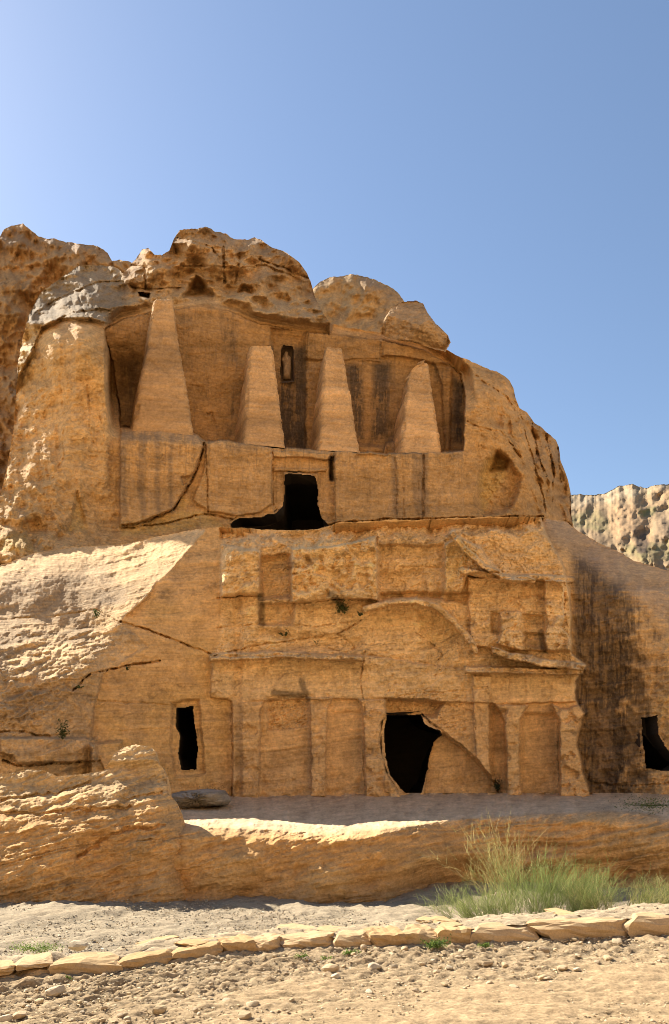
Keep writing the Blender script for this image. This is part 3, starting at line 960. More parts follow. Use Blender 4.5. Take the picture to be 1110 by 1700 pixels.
    out = emit(P, C, ids, spec, M_upper)
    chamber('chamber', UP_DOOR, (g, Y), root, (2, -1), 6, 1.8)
    # niche with a worn standing figure
    yb = YU(477) + 2.55
    nb = np.array([(465, 580), (470, 573), (487, 574), (488, 632), (466, 634)], float)
    c = nb.mean(0)
    ring0 = [at(*(c + (p - c) * 1.06), yb + .03) for p in nb]
    ring1 = [at(*(c + (p - c) * .98 - np.array((3, 0))), yb + .5) for p in nb]
    ctr = [at(c[0] - 3, c[1], yb + .5)] * 5
    V = np.array(ring0 + ring1 + ctr)
    idx = np.arange(15).reshape(3, 5)
    nx = np.roll(idx, -1, 1)
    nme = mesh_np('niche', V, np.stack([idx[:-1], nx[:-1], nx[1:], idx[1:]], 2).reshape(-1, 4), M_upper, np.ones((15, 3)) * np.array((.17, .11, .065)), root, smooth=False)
    inflate('statue', [(471, 588), (474, 583), (478, 584), (479, 590), (484, 595), (484, 612), (482, 630), (470, 630), (469, 610), (466, 597)], yb + .35, .28, M_upper, (.30, .19, .10), nme, 5, 6, .12, .5)
    return root


tomb_root = build_upper()


def obelisk(fl0, fr0, fl1, fr1, bl0, bl1, br0, br1, seed, broken=None, cap0=.992):
    """front left/right at the foot and head, back left/right; px, py of the survey"""
    yF = YU((fl0[0] + fr0[0]) / 2) + .30
    yT = yF + .45
    yB = yF + 2.5
    nr, ns = 150, 26
    r = np.random.default_rng(seed)
    rows, cols = [], []
    k = np.fft.fftfreq(nr)[:, None] ** 2 + np.fft.rfftfreq(4 * ns)[None] ** 2
    nz = np.fft.irfft2(np.fft.rfft2(r.standard_normal((nr, 4 * ns))) * (k + 1e-3) ** -.75, (nr, 4 * ns))
    nz /= nz.std()
    nf = r.standard_normal((nr, 4 * ns))
    bedn = lam(np.arange(nr) * 2.4, seed + 9, 26, .8)
    for j in range(nr):
        t = min(1, j / (nr - 13) * cap0) if j < nr - 12 else cap0 + (1 - cap0) * math.sin((j - nr + 13) / 12 * math.pi / 2)
        cap = max(0, (t - cap0) / (1 - cap0))
        sh = math.sqrt(max(0, 1 - cap * cap)) if cap > 0 else 1

        def lerp(a, b):
            return np.array((a[0] + (b[0] - a[0]) * t, a[1] + (b[1] - a[1]) * t))
        A, B, Cc, D = lerp(fl0, fl1), lerp(fr0, fr1), lerp(br0, br1), lerp(bl0, bl1)
        yf = yF + (yT - yF) * t
        yb = yB - .55 * t
        pa, pb, pc, pd = (np.array(at(*A, yf)), np.array(at(*B, yf + .1)), np.array(at(*Cc, yb)), np.array(at(*D, yb)))
        pc[2] = pd[2] = pa[2]
        pb[2] = pa[2] * .3 + pb[2] * .7
        ring = []
        for p, q in ((pa, pb), (pb, pc), (pc, pd), (pd, pa)):
            for i in range(ns):
                s = i / ns
                ring.append(p + (q - p) * s)
        ring = np.array(ring)
        ctr = (pa + pb + pc + pd) / 4
        n = ring - ctr
        n[:, 2] = 0
        n /= np.linalg.norm(n, axis=1)[:, None] + 1e-6
        ring = ring + n * (nz[j] * .02 + nf[j] * .006 + bedn[j] * .02 - .05 * np.clip(nz[j] - 1.9, 0, 1))[:, None]
        # soften the four arrises
        for cidx in range(4):
            i = cidx * ns
            for off, kk in ((0, .035), (1, .012), (-1, .012)):
                ring[(i + off) % (4 * ns)] -= n[(i + off) % (4 * ns)] * (kk + .06 * max(0, nz[j][i] - .3) + .01)
        if cap > 0:
            ring = ctr + (ring - ctr) * np.array((max(.05, sh), max(.05, sh), 1))
        if broken is not None:
            cut = broken(t, ring)
            ring = cut
        rows.append(ring)
        base = np.array((.56, .34, .155)) * (1 + .15 * bedn[j]) * np.ones((4 * ns, 1))
        base = base * (1 + .05 * nz[j] + .05 * nf[j])[:, None]
        cols.append(base)
    P = np.array(rows)
    idx = np.arange(nr * 4 * ns).reshape(nr, 4 * ns)
    nx = np.roll(idx, -1, 1)
    fq = np.stack([idx[:-1], nx[:-1], nx[1:], idx[1:]], 2).reshape(-1, 4)
    capf = []
    V = P.reshape(-1, 3)
    Cv = np.array(cols).reshape(-1, 3)
    V = np.concatenate([V, P[-1].mean(0)[None]])
    Cv = np.concatenate([Cv, Cv[-1:]])
    last = idx[-1]
    tri = np.stack([last, np.roll(last, -1), np.full(4 * ns, len(V) - 1), np.full(4 * ns, len(V) - 1)], 1)
    fq = np.concatenate([fq, tri])
    o = mesh_np('obelisk', V, fq[:len(fq) - 4 * ns], M_obelisk, Cv, tomb_root)
    # close the head
    me = o.data
    import bmesh
    bm = bmesh.new()
    bm.from_mesh(me)
    bm.verts.ensure_lookup_table()
    for a, b in zip(last, np.roll(last, -1)):
        f = bm.faces.new((bm.verts[int(a)], bm.verts[int(b)], bm.verts[len(V) - 1]))
        f.smooth = True
    bm.to_mesh(me)
    bm.free()
    return o


o1 = obelisk((218, 716), (323, 724), (257, 488), (286, 489), (202, 712), (251, 492), (318, 722), (284, 490), 1, None, .955)
o1["label"] = 'tallest obelisk, its top rising above the ledge'
o2 = obelisk((404, 737), (474, 746), (415, 573), (451, 573), (378, 733), (407, 578), (470, 742), (449, 575), 2)
o3 = obelisk((529, 748), (597, 752), (540, 575), (567, 575), (506, 746), (530, 580), (594, 748), (566, 576), 3)


def chip(t, ring):
    if t > .80:
        x0, x1 = ring[:, 0].min(), ring[:, 0].max()
        k = (t - .80) / .2
        lim = x0 + (x1 - x0) * .6 * k ** .7
        ring = ring.copy()
        soft = np.where(ring[:, 0] < lim, lim + .12 * np.sin(ring[:, 1] * 9 + t * 30), ring[:, 0])
        ring[:, 0] = np.minimum(soft, x1)
    return ring


o4 = obelisk((666, 752), (732, 753), (679, 596), (710, 604), (636, 752), (672, 612), (728, 751), (708, 606), 4, chip)
o4["label"] = 'obelisk with a broken head and hollowed holes'


# ------------------------------------------------------------------ rock masses behind
def crag(name, top, x0, x1, bottom, Ytop, Ybot, step, seed, rgb, rgb2, mat, amp=.5, ax=1.4, ang=-.1, prof=.6, over=6., kind='structure', zones=()):
    g = Grid(x0, x1, lambda x: curve(top, x), bottom, step, step, 1.5, seed)
    t = np.clip((g.PY - g.top[None]) / (bottom - g.top[None]), 0, 1)
    g.warp(seed + 3, 3, 50)
    mid, fin, big = g.noise(seed + 5, 2.2, 60, hi=2), g.noise(seed + 6, 1.5, 16), g.noise(seed + 7, 2.6, 200)
    rid = 1 - 1.4 * np.abs(g.noise(seed + 8, 2.2, 60, ax=ax, ang=ang, hi=4))
    w = 8 * g.noise(seed + 9, 2.3, 120)
    beds = np.tanh(1.5 * lam(g.PY + .15 * g.PX + w, seed + 10, 90, 1.5))
    Y = Ytop + (Ybot - Ytop) * t ** prof - amp * (.7 * mid + .8 * big + .25 * rid + .55 * beds + .12 * lam(g.PY + .15 * g.PX + w, seed + 12, 24, .6) + .05 * fin)
    Y = g.fix(Y)
    C = np.ones(g.shape + (3,)) * np.array(rgb)
    mixc(C, .8 * sstep(-.4, 1.3, mid * .6 + big), rgb2)
    for pts, soft, k, c in zones:
        mixc(C, k * g.poly(pts, soft) * (.6 + .4 * sstep(-.5, .5, fin)), c)
    C *= (1 + .08 * beds + .06 * fin)[..., None]
    C = g.fix(C)
    P = g.world(Y)
    rows = []
    for d, dz in ((over * 2.5, -over), (over, -over * .2), (over * .3, 0)):
        q = P[0].copy()
        q[:, 1] += d
        q[:, 2] += dz
        rows.append(q)
    P = np.concatenate([np.array(rows), P])
    C = np.clip(np.concatenate([np.repeat(C[:1], 3, 0), C]), .02, .8)
    h, w_ = P.shape[:2]
    ids = np.concatenate([np.zeros((3, w_), int), g.drop(np.zeros(g.shape, int))])
    return emit(P, C, ids, {0: (name, None, kind)}, mat)[0]


crag('background_mountain', [(-460, 790), (-300, 720), (-262, 580), (-240, 400), (-225, 312), (-190, 300), (-130, 340), (-60, 384), (-20, 394), (0, 392), (6, 380), (18, 373), (38, 370), (47, 378), (62, 391), (78, 398), (90, 395), (110, 402), (140, 404), (165, 408), (178, 418), (186, 431),  # off-view peak at the left raised to cast shade on the terrace
                             (200, 428), (216, 433), (300, 480)], -460, 300, 960, 36.5, 33.5, 1.9, 201, (.48, .285, .125), (.41, .26, .125), M_crag, .42, ax=.45, ang=-.2, over=5, zones=[
    ([(0, 385), (60, 385), (50, 412), (0, 418)], 10, .7, (.26, .17, .10)), ([(60, 390), (190, 405), (190, 430), (60, 412)], 10, .5, (.27, .18, .11)), ([(-10, 640), (45, 650), (40, 830), (-10, 830)], 10, .5, (.36, .22, .12))])
crag('background_dome', [(495, 520), (510, 492), (520, 477), (532, 466), (548, 459), (580, 455), (600, 457), (625, 466), (645, 477), (660, 488), (668, 497), (676, 510), (700, 540)], 495, 700, 590, 37.0, 35.3, 1.6, 221,
     (.46, .30, .14), (.37, .24, .12), M_crag, .22, ax=2.5, prof=.35, over=4, zones=[([(500, 480), (580, 440), (690, 510), (640, 490), (580, 468), (530, 480)], 10, .6, (.24, .16, .10))])
GRASS_C = (.19, .165, .065)
crag('far_hill', [(860, 850), (930, 822), (950, 819), (1000, 819), (1010, 815), (1025, 807), (1050, 806), (1060, 810), (1075, 813), (1085, 808), (1110, 806), (1180, 800), (1400, 770), (1600, 760)], 860, 1600, 1000, 120, 62, 1.6, 241,
     (.32, .215, .115), (.23, .15, .078), M_far, 1.3, ax=2.6, ang=-.15, prof=.8, over=30, zones=[
    ([(940, 815), (1020, 805), (1060, 806), (1110, 805), (1110, 816), (1050, 822), (1000, 832), (940, 840)], 5, .7, (.38, .29, .18)),
    ([(1010, 850), (1035, 838), (1080, 845), (1082, 880), (1075, 905), (1030, 905), (1012, 880)], 5, .8, (.36, .22, .11)),
    ([(1080, 815), (1130, 812), (1130, 850), (1085, 846)], 5, .7, (.38, .24, .12)),
    ([(940, 852), (985, 845), (1012, 858), (1010, 880), (965, 878), (940, 870)], 6, .6, GRASS_C),
    ([(1040, 905), (1120, 900), (1120, 928), (1060, 930), (1035, 920)], 5, .6, GRASS_C),
    ([(1060, 845), (1085, 843), (1085, 856), (1062, 856)], 3, .8, (.13, .14, .05)),
    ([(1048, 880), (1070, 878), (1072, 915), (1056, 916)], 3, .9, (.09, .06, .04)),  # cave mouth: its shade is only a dark patch of colour
    ([(1085, 855), (1125, 850), (1125, 895), (1085, 895)], 8, .7, (.22, .15, .09))])

def facet_boulder(name, outline, Y, thick, planes, rgb, seed, mat=M_upper):
    """block with the given outline and broken planar faces"""
    p = np.array(outline, float)
    x0, y0 = p.min(0) - 2
    x1, y1 = p.max(0) + 2
    g = Grid(x0, x1, lambda x: y0 + 0 * x, y1, 1.1, 1.1)
    g.warp(seed, .7, 16)
    sd = -g.dist(outline, 40, True, False)
    dome = thick * np.clip(sd / 7, 0, 1) ** .5
    d = dome
    for (ax, ay, at_, b0) in planes:
        d = np.minimum(d, b0 + ax * (g.WX - (x0 + x1) / 2) / 50 + ay * (g.WY - (y0 + y1) / 2) / 40)
    d = np.minimum(d, dome)
    d = d + .025 * g.noise(seed + 4, 1.9, 20) + .015 * lam(g.PY - .3 * g.PX, seed, 20, .7)
    Y_ = Y - d
    P = g.world(Y_)
    inside = sd > -1.2
    C = np.ones(g.shape + (3,)) * np.array(rgb) * (1 + .06 * g.noise(seed + 5, 1.8, 20) + .05 * lam(g.PY - .3 * g.PX, seed + 1, 16, .7))[..., None]
    B = g.world(np.full(g.shape, Y) + .5 * dome)
    ids = np.where(inside, 0, -1)
    fq = grid_faces(*g.shape)[ids[:-1, :-1].ravel() == 0]
    V = np.concatenate([P.reshape(-1, 3), B.reshape(-1, 3)])
    n = P.shape[0] * P.shape[1]
    fa = np.concatenate([fq, fq[:, ::-1] + n])
    u, inv = np.unique(fa, return_inverse=True)
    return mesh_np(name, V[u], inv.reshape(-1, 4), mat, np.concatenate([C.reshape(-1, 3)] * 2)[u])


b = facet_boulder('boulder', [(632, 556), (638, 530), (650, 511), (668, 502), (690, 500), (701, 505), (708, 520), (720, 536), (741, 556), (746, 568), (738, 582), (720, 578), (700, 571), (680, 566), (650, 563)], 30.4, 1.1,
                  [(-.9, -.35, 0, 1.05), (.75, -.5, 0, .75), (.2, .9, 0, .85), (-.2, -1.1, 0, .95)], (.47, .30, .15), 9)
tag(b, 'large pale block perched on the cliff edge above the rightmost obelisk', 'boulder')


# ------------------------------------------------------------------ rock bank and terrace in front of the hall
def build_bank():
    base = [(-90, 1507), (0, 1506), (100, 1505), (200, 1502), (350, 1498), (500, 1490), (620, 1486), (740, 1483), (1200, 1474), (1400, 1474)]
    g = Grid(-330, 1400, lambda x: 1316 + 0 * x, 1513, 1.4, 1.1)
    PX, PY = g.PX, g.PY
    g.warp(301, 2.0, 40)
    n_big, n_mid, n_fin = g.noise(303, 2.6, 240), g.noise(304, 2.0, 44), g.noise(305, 1.5, 12)
    e = curve([(-90, 1374), (300, 1372), (420, 1376), (560, 1384), (680, 1372), (740, 1362), (900, 1352), (1010, 1347), (1060, 1352), (1110, 1362), (1200, 1372), (1400, 1366)], PX)     # rim of the bank
    t = np.where(PY < e, (PY - 1318) / (e - 1318), 1 + (PY - e) / (curve(base, PX) - e))
    foot = curve([(-90, 17), (200, 18.3), (385, 19.8), (970, 20.9), (1200, 20.0)], PX)
    rim = np.interp(PX, [640, 770], [13.3, 15.0])
    D = np.interp(t, [-.1, 0, .3, .6, .85, 1.0, 1.12, 1.35, 1.7, 2.0, 2.2], [1.02, 1, .66, .36, .13, .04, .0, -.03, -.062, -.085, -.09])
    D = np.where(t < 1.12, rim + D * (foot - rim), rim + D * 7)
    D = D + .02 * sstep(0, 300, 300 - PX) * 60
    w = 10 * g.noise(307, 3.0, 300, ax=2, hi=24) + 1.0 * g.noise(308, 2, 30)
    front = sstep(.85, 1.15, t)
    bed = PY + .16 * PX + w
    l1, l2 = lam(bed, 309, 22, .55) * sstep(-1, .8, n_big + .5 * n_mid), np.tanh(1.4 * lam(bed * 1.0, 311, 70, 1.2))
    bulge = g.noise(313, 2.4, 120, ax=2.5, ang=-.16)
    R = front * (.034 * l1 + .05 * l2 + .12 * bulge + .015 * n_mid + .004 * n_fin)
    R += (1 - front) * (.012 * n_fin + .05 * n_mid + .10 * sstep(.35, .05, t) * g.noise(317, 2., 26, ax=2)) * 1.2
    R += .04 * np.abs(g.noise(315, 2.0, 30, ax=3, ang=-.35)) * sstep(.55, .9, t) * sstep(1.4, 1.0, t)
    R -= front * .12 * g.poly([(975, 1455), (1040, 1440), (1060, 1448), (1000, 1470)], 6)
    R += .30 * sstep(1.9, 1.2, t) * front
    Y = D - R
    C = np.ones(g.shape + (3,)) * np.array((.50, .285, .112))
    mixc(C, (1 - front) * .9, (.56, .41, .25))
    mixc(C, front * .5 * sstep(.2, 1.5, l2 + .5 * n_mid), (.36, .215, .09))
    mixc(C, front * .5 * sstep(.3, 1.5, bulge), (.54, .345, .15))
    mixc(C, (1 - front) * .5 * sstep(.3, 1.5, n_mid), (.45, .335, .21))
    mixc(C, front * .45 * sstep(1.75, 2.0, t), (.30, .20, .105))
    C *= (1 + .16 * l1 * front + .06 * n_mid + .05 * n_fin)[..., None]
    P = g.world(Y)
    o = mesh_np('terrace', P.reshape(-1, 3), grid_faces(*g.shape), M_bank, np.clip(C, .02, .8).reshape(-1, 3))
    tag(o, kind='structure')


build_bank()


def build_outcrop():
    top = [(-330, 1310), (-190, 1300), (-90, 1292), (-30, 1287), (0, 1285), (20, 1282), (45, 1276), (75, 1278), (95, 1288), (130, 1285), (172, 1278), (182, 1264), (190, 1249), (205, 1240), (225, 1236), (250, 1240), (258, 1249), (262, 1268),
           (270, 1275), (276, 1288), (279, 1318), (288, 1326), (298, 1346), (306, 1372), (330, 1400), (350, 1430)]
    base = [(-90, 1509), (0, 1508), (100, 1507), (200, 1504), (350, 1500)]
    g = Grid(-330, 350, lambda x: curve(top, x), 1514, 1.2, 1.2, .7, 320)
    PX, PY = g.PX, g.PY
    g.warp(321, 2.0, 40)
    n_big, n_mid, n_fin = g.noise(323, 2.6, 200), g.noise(324, 2.0, 44), g.noise(325, 1.5, 12)
    Y = np.interp(PY, [1236, 1262, 1275, 1300, 1340, 1375, 1400, 1440, 1480, 1510], [13.75, 13.45, 13.55, 13.4, 12.95, 12.62, 12.5, 12.3, 12.16, 12.1])
    Y = Y + .9 * sstep(255, 330, PX) ** 1.5 + .15 * sstep(120, -60, PX)
    w = 9 * g.noise(327, 3.0, 300, ax=2, hi=24) + 1.0 * g.noise(328, 2, 30)
    bed = PY + .17 * PX - .0002 * PX ** 2 + w
    l1, l2 = lam(bed, 329, 22, .55) * sstep(-1, .8, n_big + .5 * n_mid), np.tanh(1.4 * lam(bed, 331, 70, 1.2))
    R = .034 * l1 + .06 * l2 + .018 * n_mid + .11 * n_big + .004 * n_fin + .035 * np.abs(g.noise(333, 2.0, 30, ax=3.5, ang=-.3))
    for pts, hw, d in [([(-20, 1350), (60, 1352), (130, 1345), (220, 1340)], 1.8, .12), ([(130, 1420), (170, 1395), (205, 1375), (270, 1372)], 2, .12), ([(200, 1330), (270, 1318)], 1.5, .1), ([(0, 1325), (90, 1318), (150, 1300)], 1.8, .1)]:
        R -= d * g.stroke(pts, hw, 2)
    Y = g.fix(Y - R)
    C = np.ones(g.shape + (3,)) * np.array((.51, .30, .122))
    mixc(C, .7 * sstep(1390, 1290, PY + 14 * n_mid), (.52, .375, .20))
    mixc(C, .6 * g.poly([(130, 1440), (190, 1395), (270, 1375), (240, 1430), (170, 1440)], 14) * sstep(-1, .6, n_mid), (.22, .155, .085))
    mixc(C, .5 * g.poly([(200, 1310), (262, 1290), (255, 1320)], 8), (.22, .16, .09))
    mixc(C, .45 * sstep(.2, 1.5, l2), (.35, .215, .10))
    C *= (1 + .15 * l1 + .06 * n_mid + .05 * n_fin)[..., None]
    P = g.world(Y)
    rows = []
    for d, dz in ((.75, -1.7), (.6, -.8), (.38, -.25), (.15, -.03)):
        q = P[0].copy()
        q[:, 1] += d
        q[:, 2] += dz
        rows.append(q)
    P = np.concatenate([np.array(rows), P])
    C = g.fix(np.clip(C, .02, .8))
    C = np.concatenate([np.repeat(C[:1], 4, 0), C])
    ids = np.concatenate([np.zeros((4, g.shape[1]), int), g.drop(np.zeros(g.shape, int))])
    emit(P, C, ids, {0: ('rock_outcrop', None, 'structure')}, M_bank)


build_outcrop()
sl = inflate('fallen_slab', [(283, 1318), (300, 1313), (345, 1309), (374, 1312), (384, 1328), (378, 1336), (340, 1339), (308, 1344), (288, 1338)], 16.9, .8, M_bank, (.30, .25, .185), None, 12, 9, .14, .4)
tag(sl, 'flat grey fallen slab at the foot of the cliff below the small left doorway', 'rock')


# ------------------------------------------------------------------ wadi bed, low wall, road
WALL_FOOT = [(-520, 1692), (-260, 1664), (-100, 1648), (0, 1636), (60, 1628), (160, 1621), (260, 1604), (345, 1594), (420, 1585), (520, 1579), (600, 1576), (700, 1572), (760, 1570), (860, 1567), (1000, 1560), (1110, 1556), (1250, 1548), (1400, 1541), (1700, 1532)]
WALL_H = [(-520, .16), (-260, .16), (0, .145), (60, .13), (85, .06), (150, .07), (175, .13), (260, .125), (345, .13), (420, .125), (520, .12), (600, .135), (760, .15), (860, .18), (1000, .185), (1110, .225), (1400, .24), (1700, .24)]
_wf = np.array([at(px, py, F * EYE / (py - HY)) for px, py in WALL_FOOT])
_wh = np.array([curve(WALL_H, p[0]) for p in WALL_FOOT])
_seg = np.hypot(np.diff(_wf[:, 0]), np.diff(_wf[:, 1]))
_arc = np.concatenate([[0], np.cumsum(_seg)])


def wall_at(s):
    x, y = np.interp(s, _arc, _wf[:, 0]), np.interp(s, _arc, _wf[:, 1])
    x2, y2 = np.interp(s + .3, _arc, _wf[:, 0]), np.interp(s + .3, _arc, _wf[:, 1])
    x1, y1 = np.interp(s - .3, _arc, _wf[:, 0]), np.interp(s - .3, _arc, _wf[:, 1])
    return x, y, np.interp(s, _arc, np.array([curve(WALL_H, p[0]) for p in WALL_FOOT])), np.arctan2(y2 - y1, x2 - x1)


def wallY(x):
    return np.interp(x, _wf[:, 0], _wf[:, 1])


def wallH(x):
    px = CX + x * F / wallY(x)
    return curve(WALL_H, px)


def field(h, w, seed, beta, lo, dx, dy):
    r = np.random.default_rng(seed)
    k2 = np.fft.fftfreq(h, dy)[:, None] ** 2 + np.fft.rfftfreq(w, dx)[None] ** 2
    a = (k2 + 1 / lo ** 2) ** (-beta / 2)
    a[0, 0] = 0
    z = np.fft.irfft2(np.fft.rfft2(r.standard_normal((h, w))) * a, (h, w))
    return z / z.std()


def bed_z(X, Y):
    yw = wallY(X)
    u = Y - yw
    back = np.interp(X, [-3.5, -1.5, 0, 1, 3, 6], [.4, .5, .55, .6, .62, .65])
    zt = wallH(X) - .03 + .03 * np.clip((u - .15) / .2, 0, 1)
    deep = -.5
    v = np.clip((u - back) / (12.3 - yw - back), 0, 1)
    k = np.interp(v, [0, .06, .3, .6, 1], [0, .35, .6, .82, 1])
    k = k * np.interp(X, [-3.5, 0], [.85, 1])
    return np.where(u < back, zt, zt + (deep - zt) * k), (u < back)


def build_bed():
    xs = np.arange(-13, 13, .045)
    v = np.linspace(0, 1, 230) ** 1.25
    X = np.repeat(xs[None], 230, 0)
    Y = wallY(xs)[None] + .12 + v[:, None] * (16.0 - wallY(xs)[None])
    h, w = X.shape
    n1, n2, n3 = field(h, w, 401, 1.9, .6, .045, .035), field(h, w, 402, 1.2, .12, .045, .035), field(h, w, 403, 2.4, 3, .045, .035)
    Z, top = bed_z(X, Y)
    Z = Z + np.where(top, .008, .014) * n1 + .006 * n2 + np.where(top, .004, .03) * n3
    C = np.ones((h, w, 3)) * np.array((.27, .215, .14))
    mixc(C, top * .8, (.36, .275, .17))
    mixc(C, .4 * sstep(.2, 1.5, n3), (.31, .235, .145))
    mixc(C, .35 * sstep(.4, 1.5, n1), (.26, .20, .13))
    C *= (1 + .08 * n2 + .05 * n1)[..., None]
    o = mesh_np('wadi_bed', np.stack([X, Y, Z], 2).reshape(-1, 3), grid_faces(h, w)[:, ::-1], M_road, np.clip(C, .03, .8).reshape(-1, 3))
    tag(o, kind='structure')


build_bed()


def road_z(X, Y):
    u = wallY(X) - Y
    return .05 * np.exp(-(u / .5) ** 2) - .02


def build_road():
    xs = np.concatenate([np.arange(-14, -4.6, .2), np.arange(-4.6, 4.6, .03), np.arange(4.6, 14, .2)])
    v = np.linspace(0, 1, 210)
    near = 3.6
    X = np.repeat(xs[None], 210, 0)
    Y = near + v[:, None] * (wallY(xs)[None] + .16 - near)
    h, w = X.shape
    n1, n2, n3 = field(h, w, 411, 1.6, .22, .025, .02), field(h, w, 412, 1.2, .08, .025, .02), field(h, w, 413, 2.4, 2, .025, .02)
    rub = sstep(2.0, .5, wallY(X) - Y + .35 * n3 + .25 * X * (X > 0))
    Z = road_z(X, Y) + (.004 + .009 * rub) * n1 + (.002 + .004 * rub) * n2 + .01 * n3
    Z += .006 * np.sin(Y * 21 + .9 * X + n3) * (1 - rub)
    C = np.ones((h, w, 3)) * np.array((.305, .215, .118))
    mixc(C, rub * .7, (.285, .212, .125))
    mixc(C, .5 * sstep(.3, 1.5, n1) * rub, (.20, .135, .07))
    mixc(C, .4 * sstep(.2, 1.6, n3), (.33, .225, .12))
    C *= (1 + .13 * n2 + .07 * n1)[..., None]
    o = mesh_np('dirt_road', np.stack([X, Y, Z], 2).reshape(-1, 3), grid_faces(h, w)[:, ::-1], M_road, np.clip(C, .03, .8).reshape(-1, 3))
    tag(o, kind='structure')
    # the rest of the road towards and behind the camera
    V = np.array([(-60, -16, -.03), (60, -16, -.03), (60, 3.9, -.03), (-60, 3.9, -.03)])
    o = mesh_np('road_near', V, np.array([[0, 1, 2, 3]]), M_road, np.ones((4, 3)) * np.array((.44, .30, .155)))
    tag(o, kind='structure')


build_road()


def block_mesh(name, seed, rgb):
    """roughly squared building stone, unit half size"""
    n = 6
    r = random.Random(seed)
    key, V, Fv = {}, [], []
    ph = [r.uniform(0, 6.28) for _ in range(9)]
    planes = [(Vector((r.gauss(0, 1), r.gauss(0, .8), r.gauss(0, 1))).normalized(), r.uniform(.92, 1.25)) for _ in range(10)]

    def vert(p):
        k = tuple(round(c, 4) for c in p)
        if k in key:
            return key[k]
        x, y, z = p
        m = (abs(x) ** 16 + abs(y) ** 16 + abs(z) ** 16) ** (1 / 16)
        q = Vector((x, y, z)) / m
        for nn, d in planes:
            e = q.dot(nn) - d
            if e > 0:
                q -= nn * e
        q += Vector((.05 * math.sin(4 * z + ph[0]), .07 * math.sin(3 * x + ph[1]) * math.cos(3 * z + ph[2]), .05 * math.sin(3.5 * x + ph[3]) + .05 * math.sin(8 * x + ph[4])))
        q += Vector((r.uniform(-.05, .05), r.uniform(-.06, .06), r.uniform(-.06, .06)))
        key[k] = len(V)
        V.append(tuple(q))
        return key[k]
    for ax in range(3):
        for sg in (-1, 1):
            for i in range(n):
                for j in range(n):
                    c = []
                    for di, dj in ((0, 0), (1, 0), (1, 1), (0, 1)):
                        u, v = -1 + 2 * (i + di) / n, -1 + 2 * (j + dj) / n
                        p = [0, 0, 0]
                        p[ax] = sg
                        p[(ax + 1) % 3] = u
                        p[(ax + 2) % 3] = v
                        c.append(vert(p))
                    Fv.append(c if sg > 0 else c[::-1])
    me = bpy.data.meshes.new(name)
    me.from_pydata(V, [], Fv)
    a = me.color_attributes.new('Col', 'FLOAT_COLOR', 'POINT')
    cols = []
    for _ in V:
        k = 1 + r.uniform(-.08, .08)
        cols += [rgb[0] * k, rgb[1] * k, rgb[2] * k, 1]
    a.data.foreach_set('color', cols)
    me.materials.append(M_stone)
    return me


def stone_mesh(name, seed, sub=2, blocky=.5, rough=.12, rgb=(.42, .33, .21)):
    import bmesh
    bm = bmesh.new()
    bmesh.ops.create_icosphere(bm, subdivisions=sub, radius=1)
    r = random.Random(seed)
    planes = []
    for _ in range(9):
        n = Vector((r.gauss(0, 1), r.gauss(0, 1), r.gauss(0, 1))).normalized()
        planes.append((n, r.uniform(.55, .85)))
    me = bpy.data.meshes.new(name)
    cols = []
    for v in bm.verts:
        p = v.co.copy()
        m = max(abs(p.x), abs(p.y), abs(p.z))
        p = p.lerp(p / m * .8, blocky)
        for n, d in planes:
            k = p.dot(n) - d
            if k > 0:
                p -= n * k * .9
        p *= 1 + r.uniform(-rough, rough) * .35
        v.co = p
        k = 1 + r.uniform(-.1, .1)
        cols += [rgb[0] * k, rgb[1] * k, rgb[2] * k, 1]
    bm.to_mesh(me)
    bm.free()
    a = me.color_attributes.new('Col', 'FLOAT_COLOR', 'POINT')
    a.data.foreach_set('color', cols)
    me.materials.append(M_stone)
    return me


def put(name, me, loc, rot, scale, parent=None):
    o = bpy.data.objects.new(name, me)
    o.location = loc
    o.rotation_euler = rot
    o.scale = scale
    col0.objects.link(o)
    if parent is not None:
        o.parent = parent
    return o


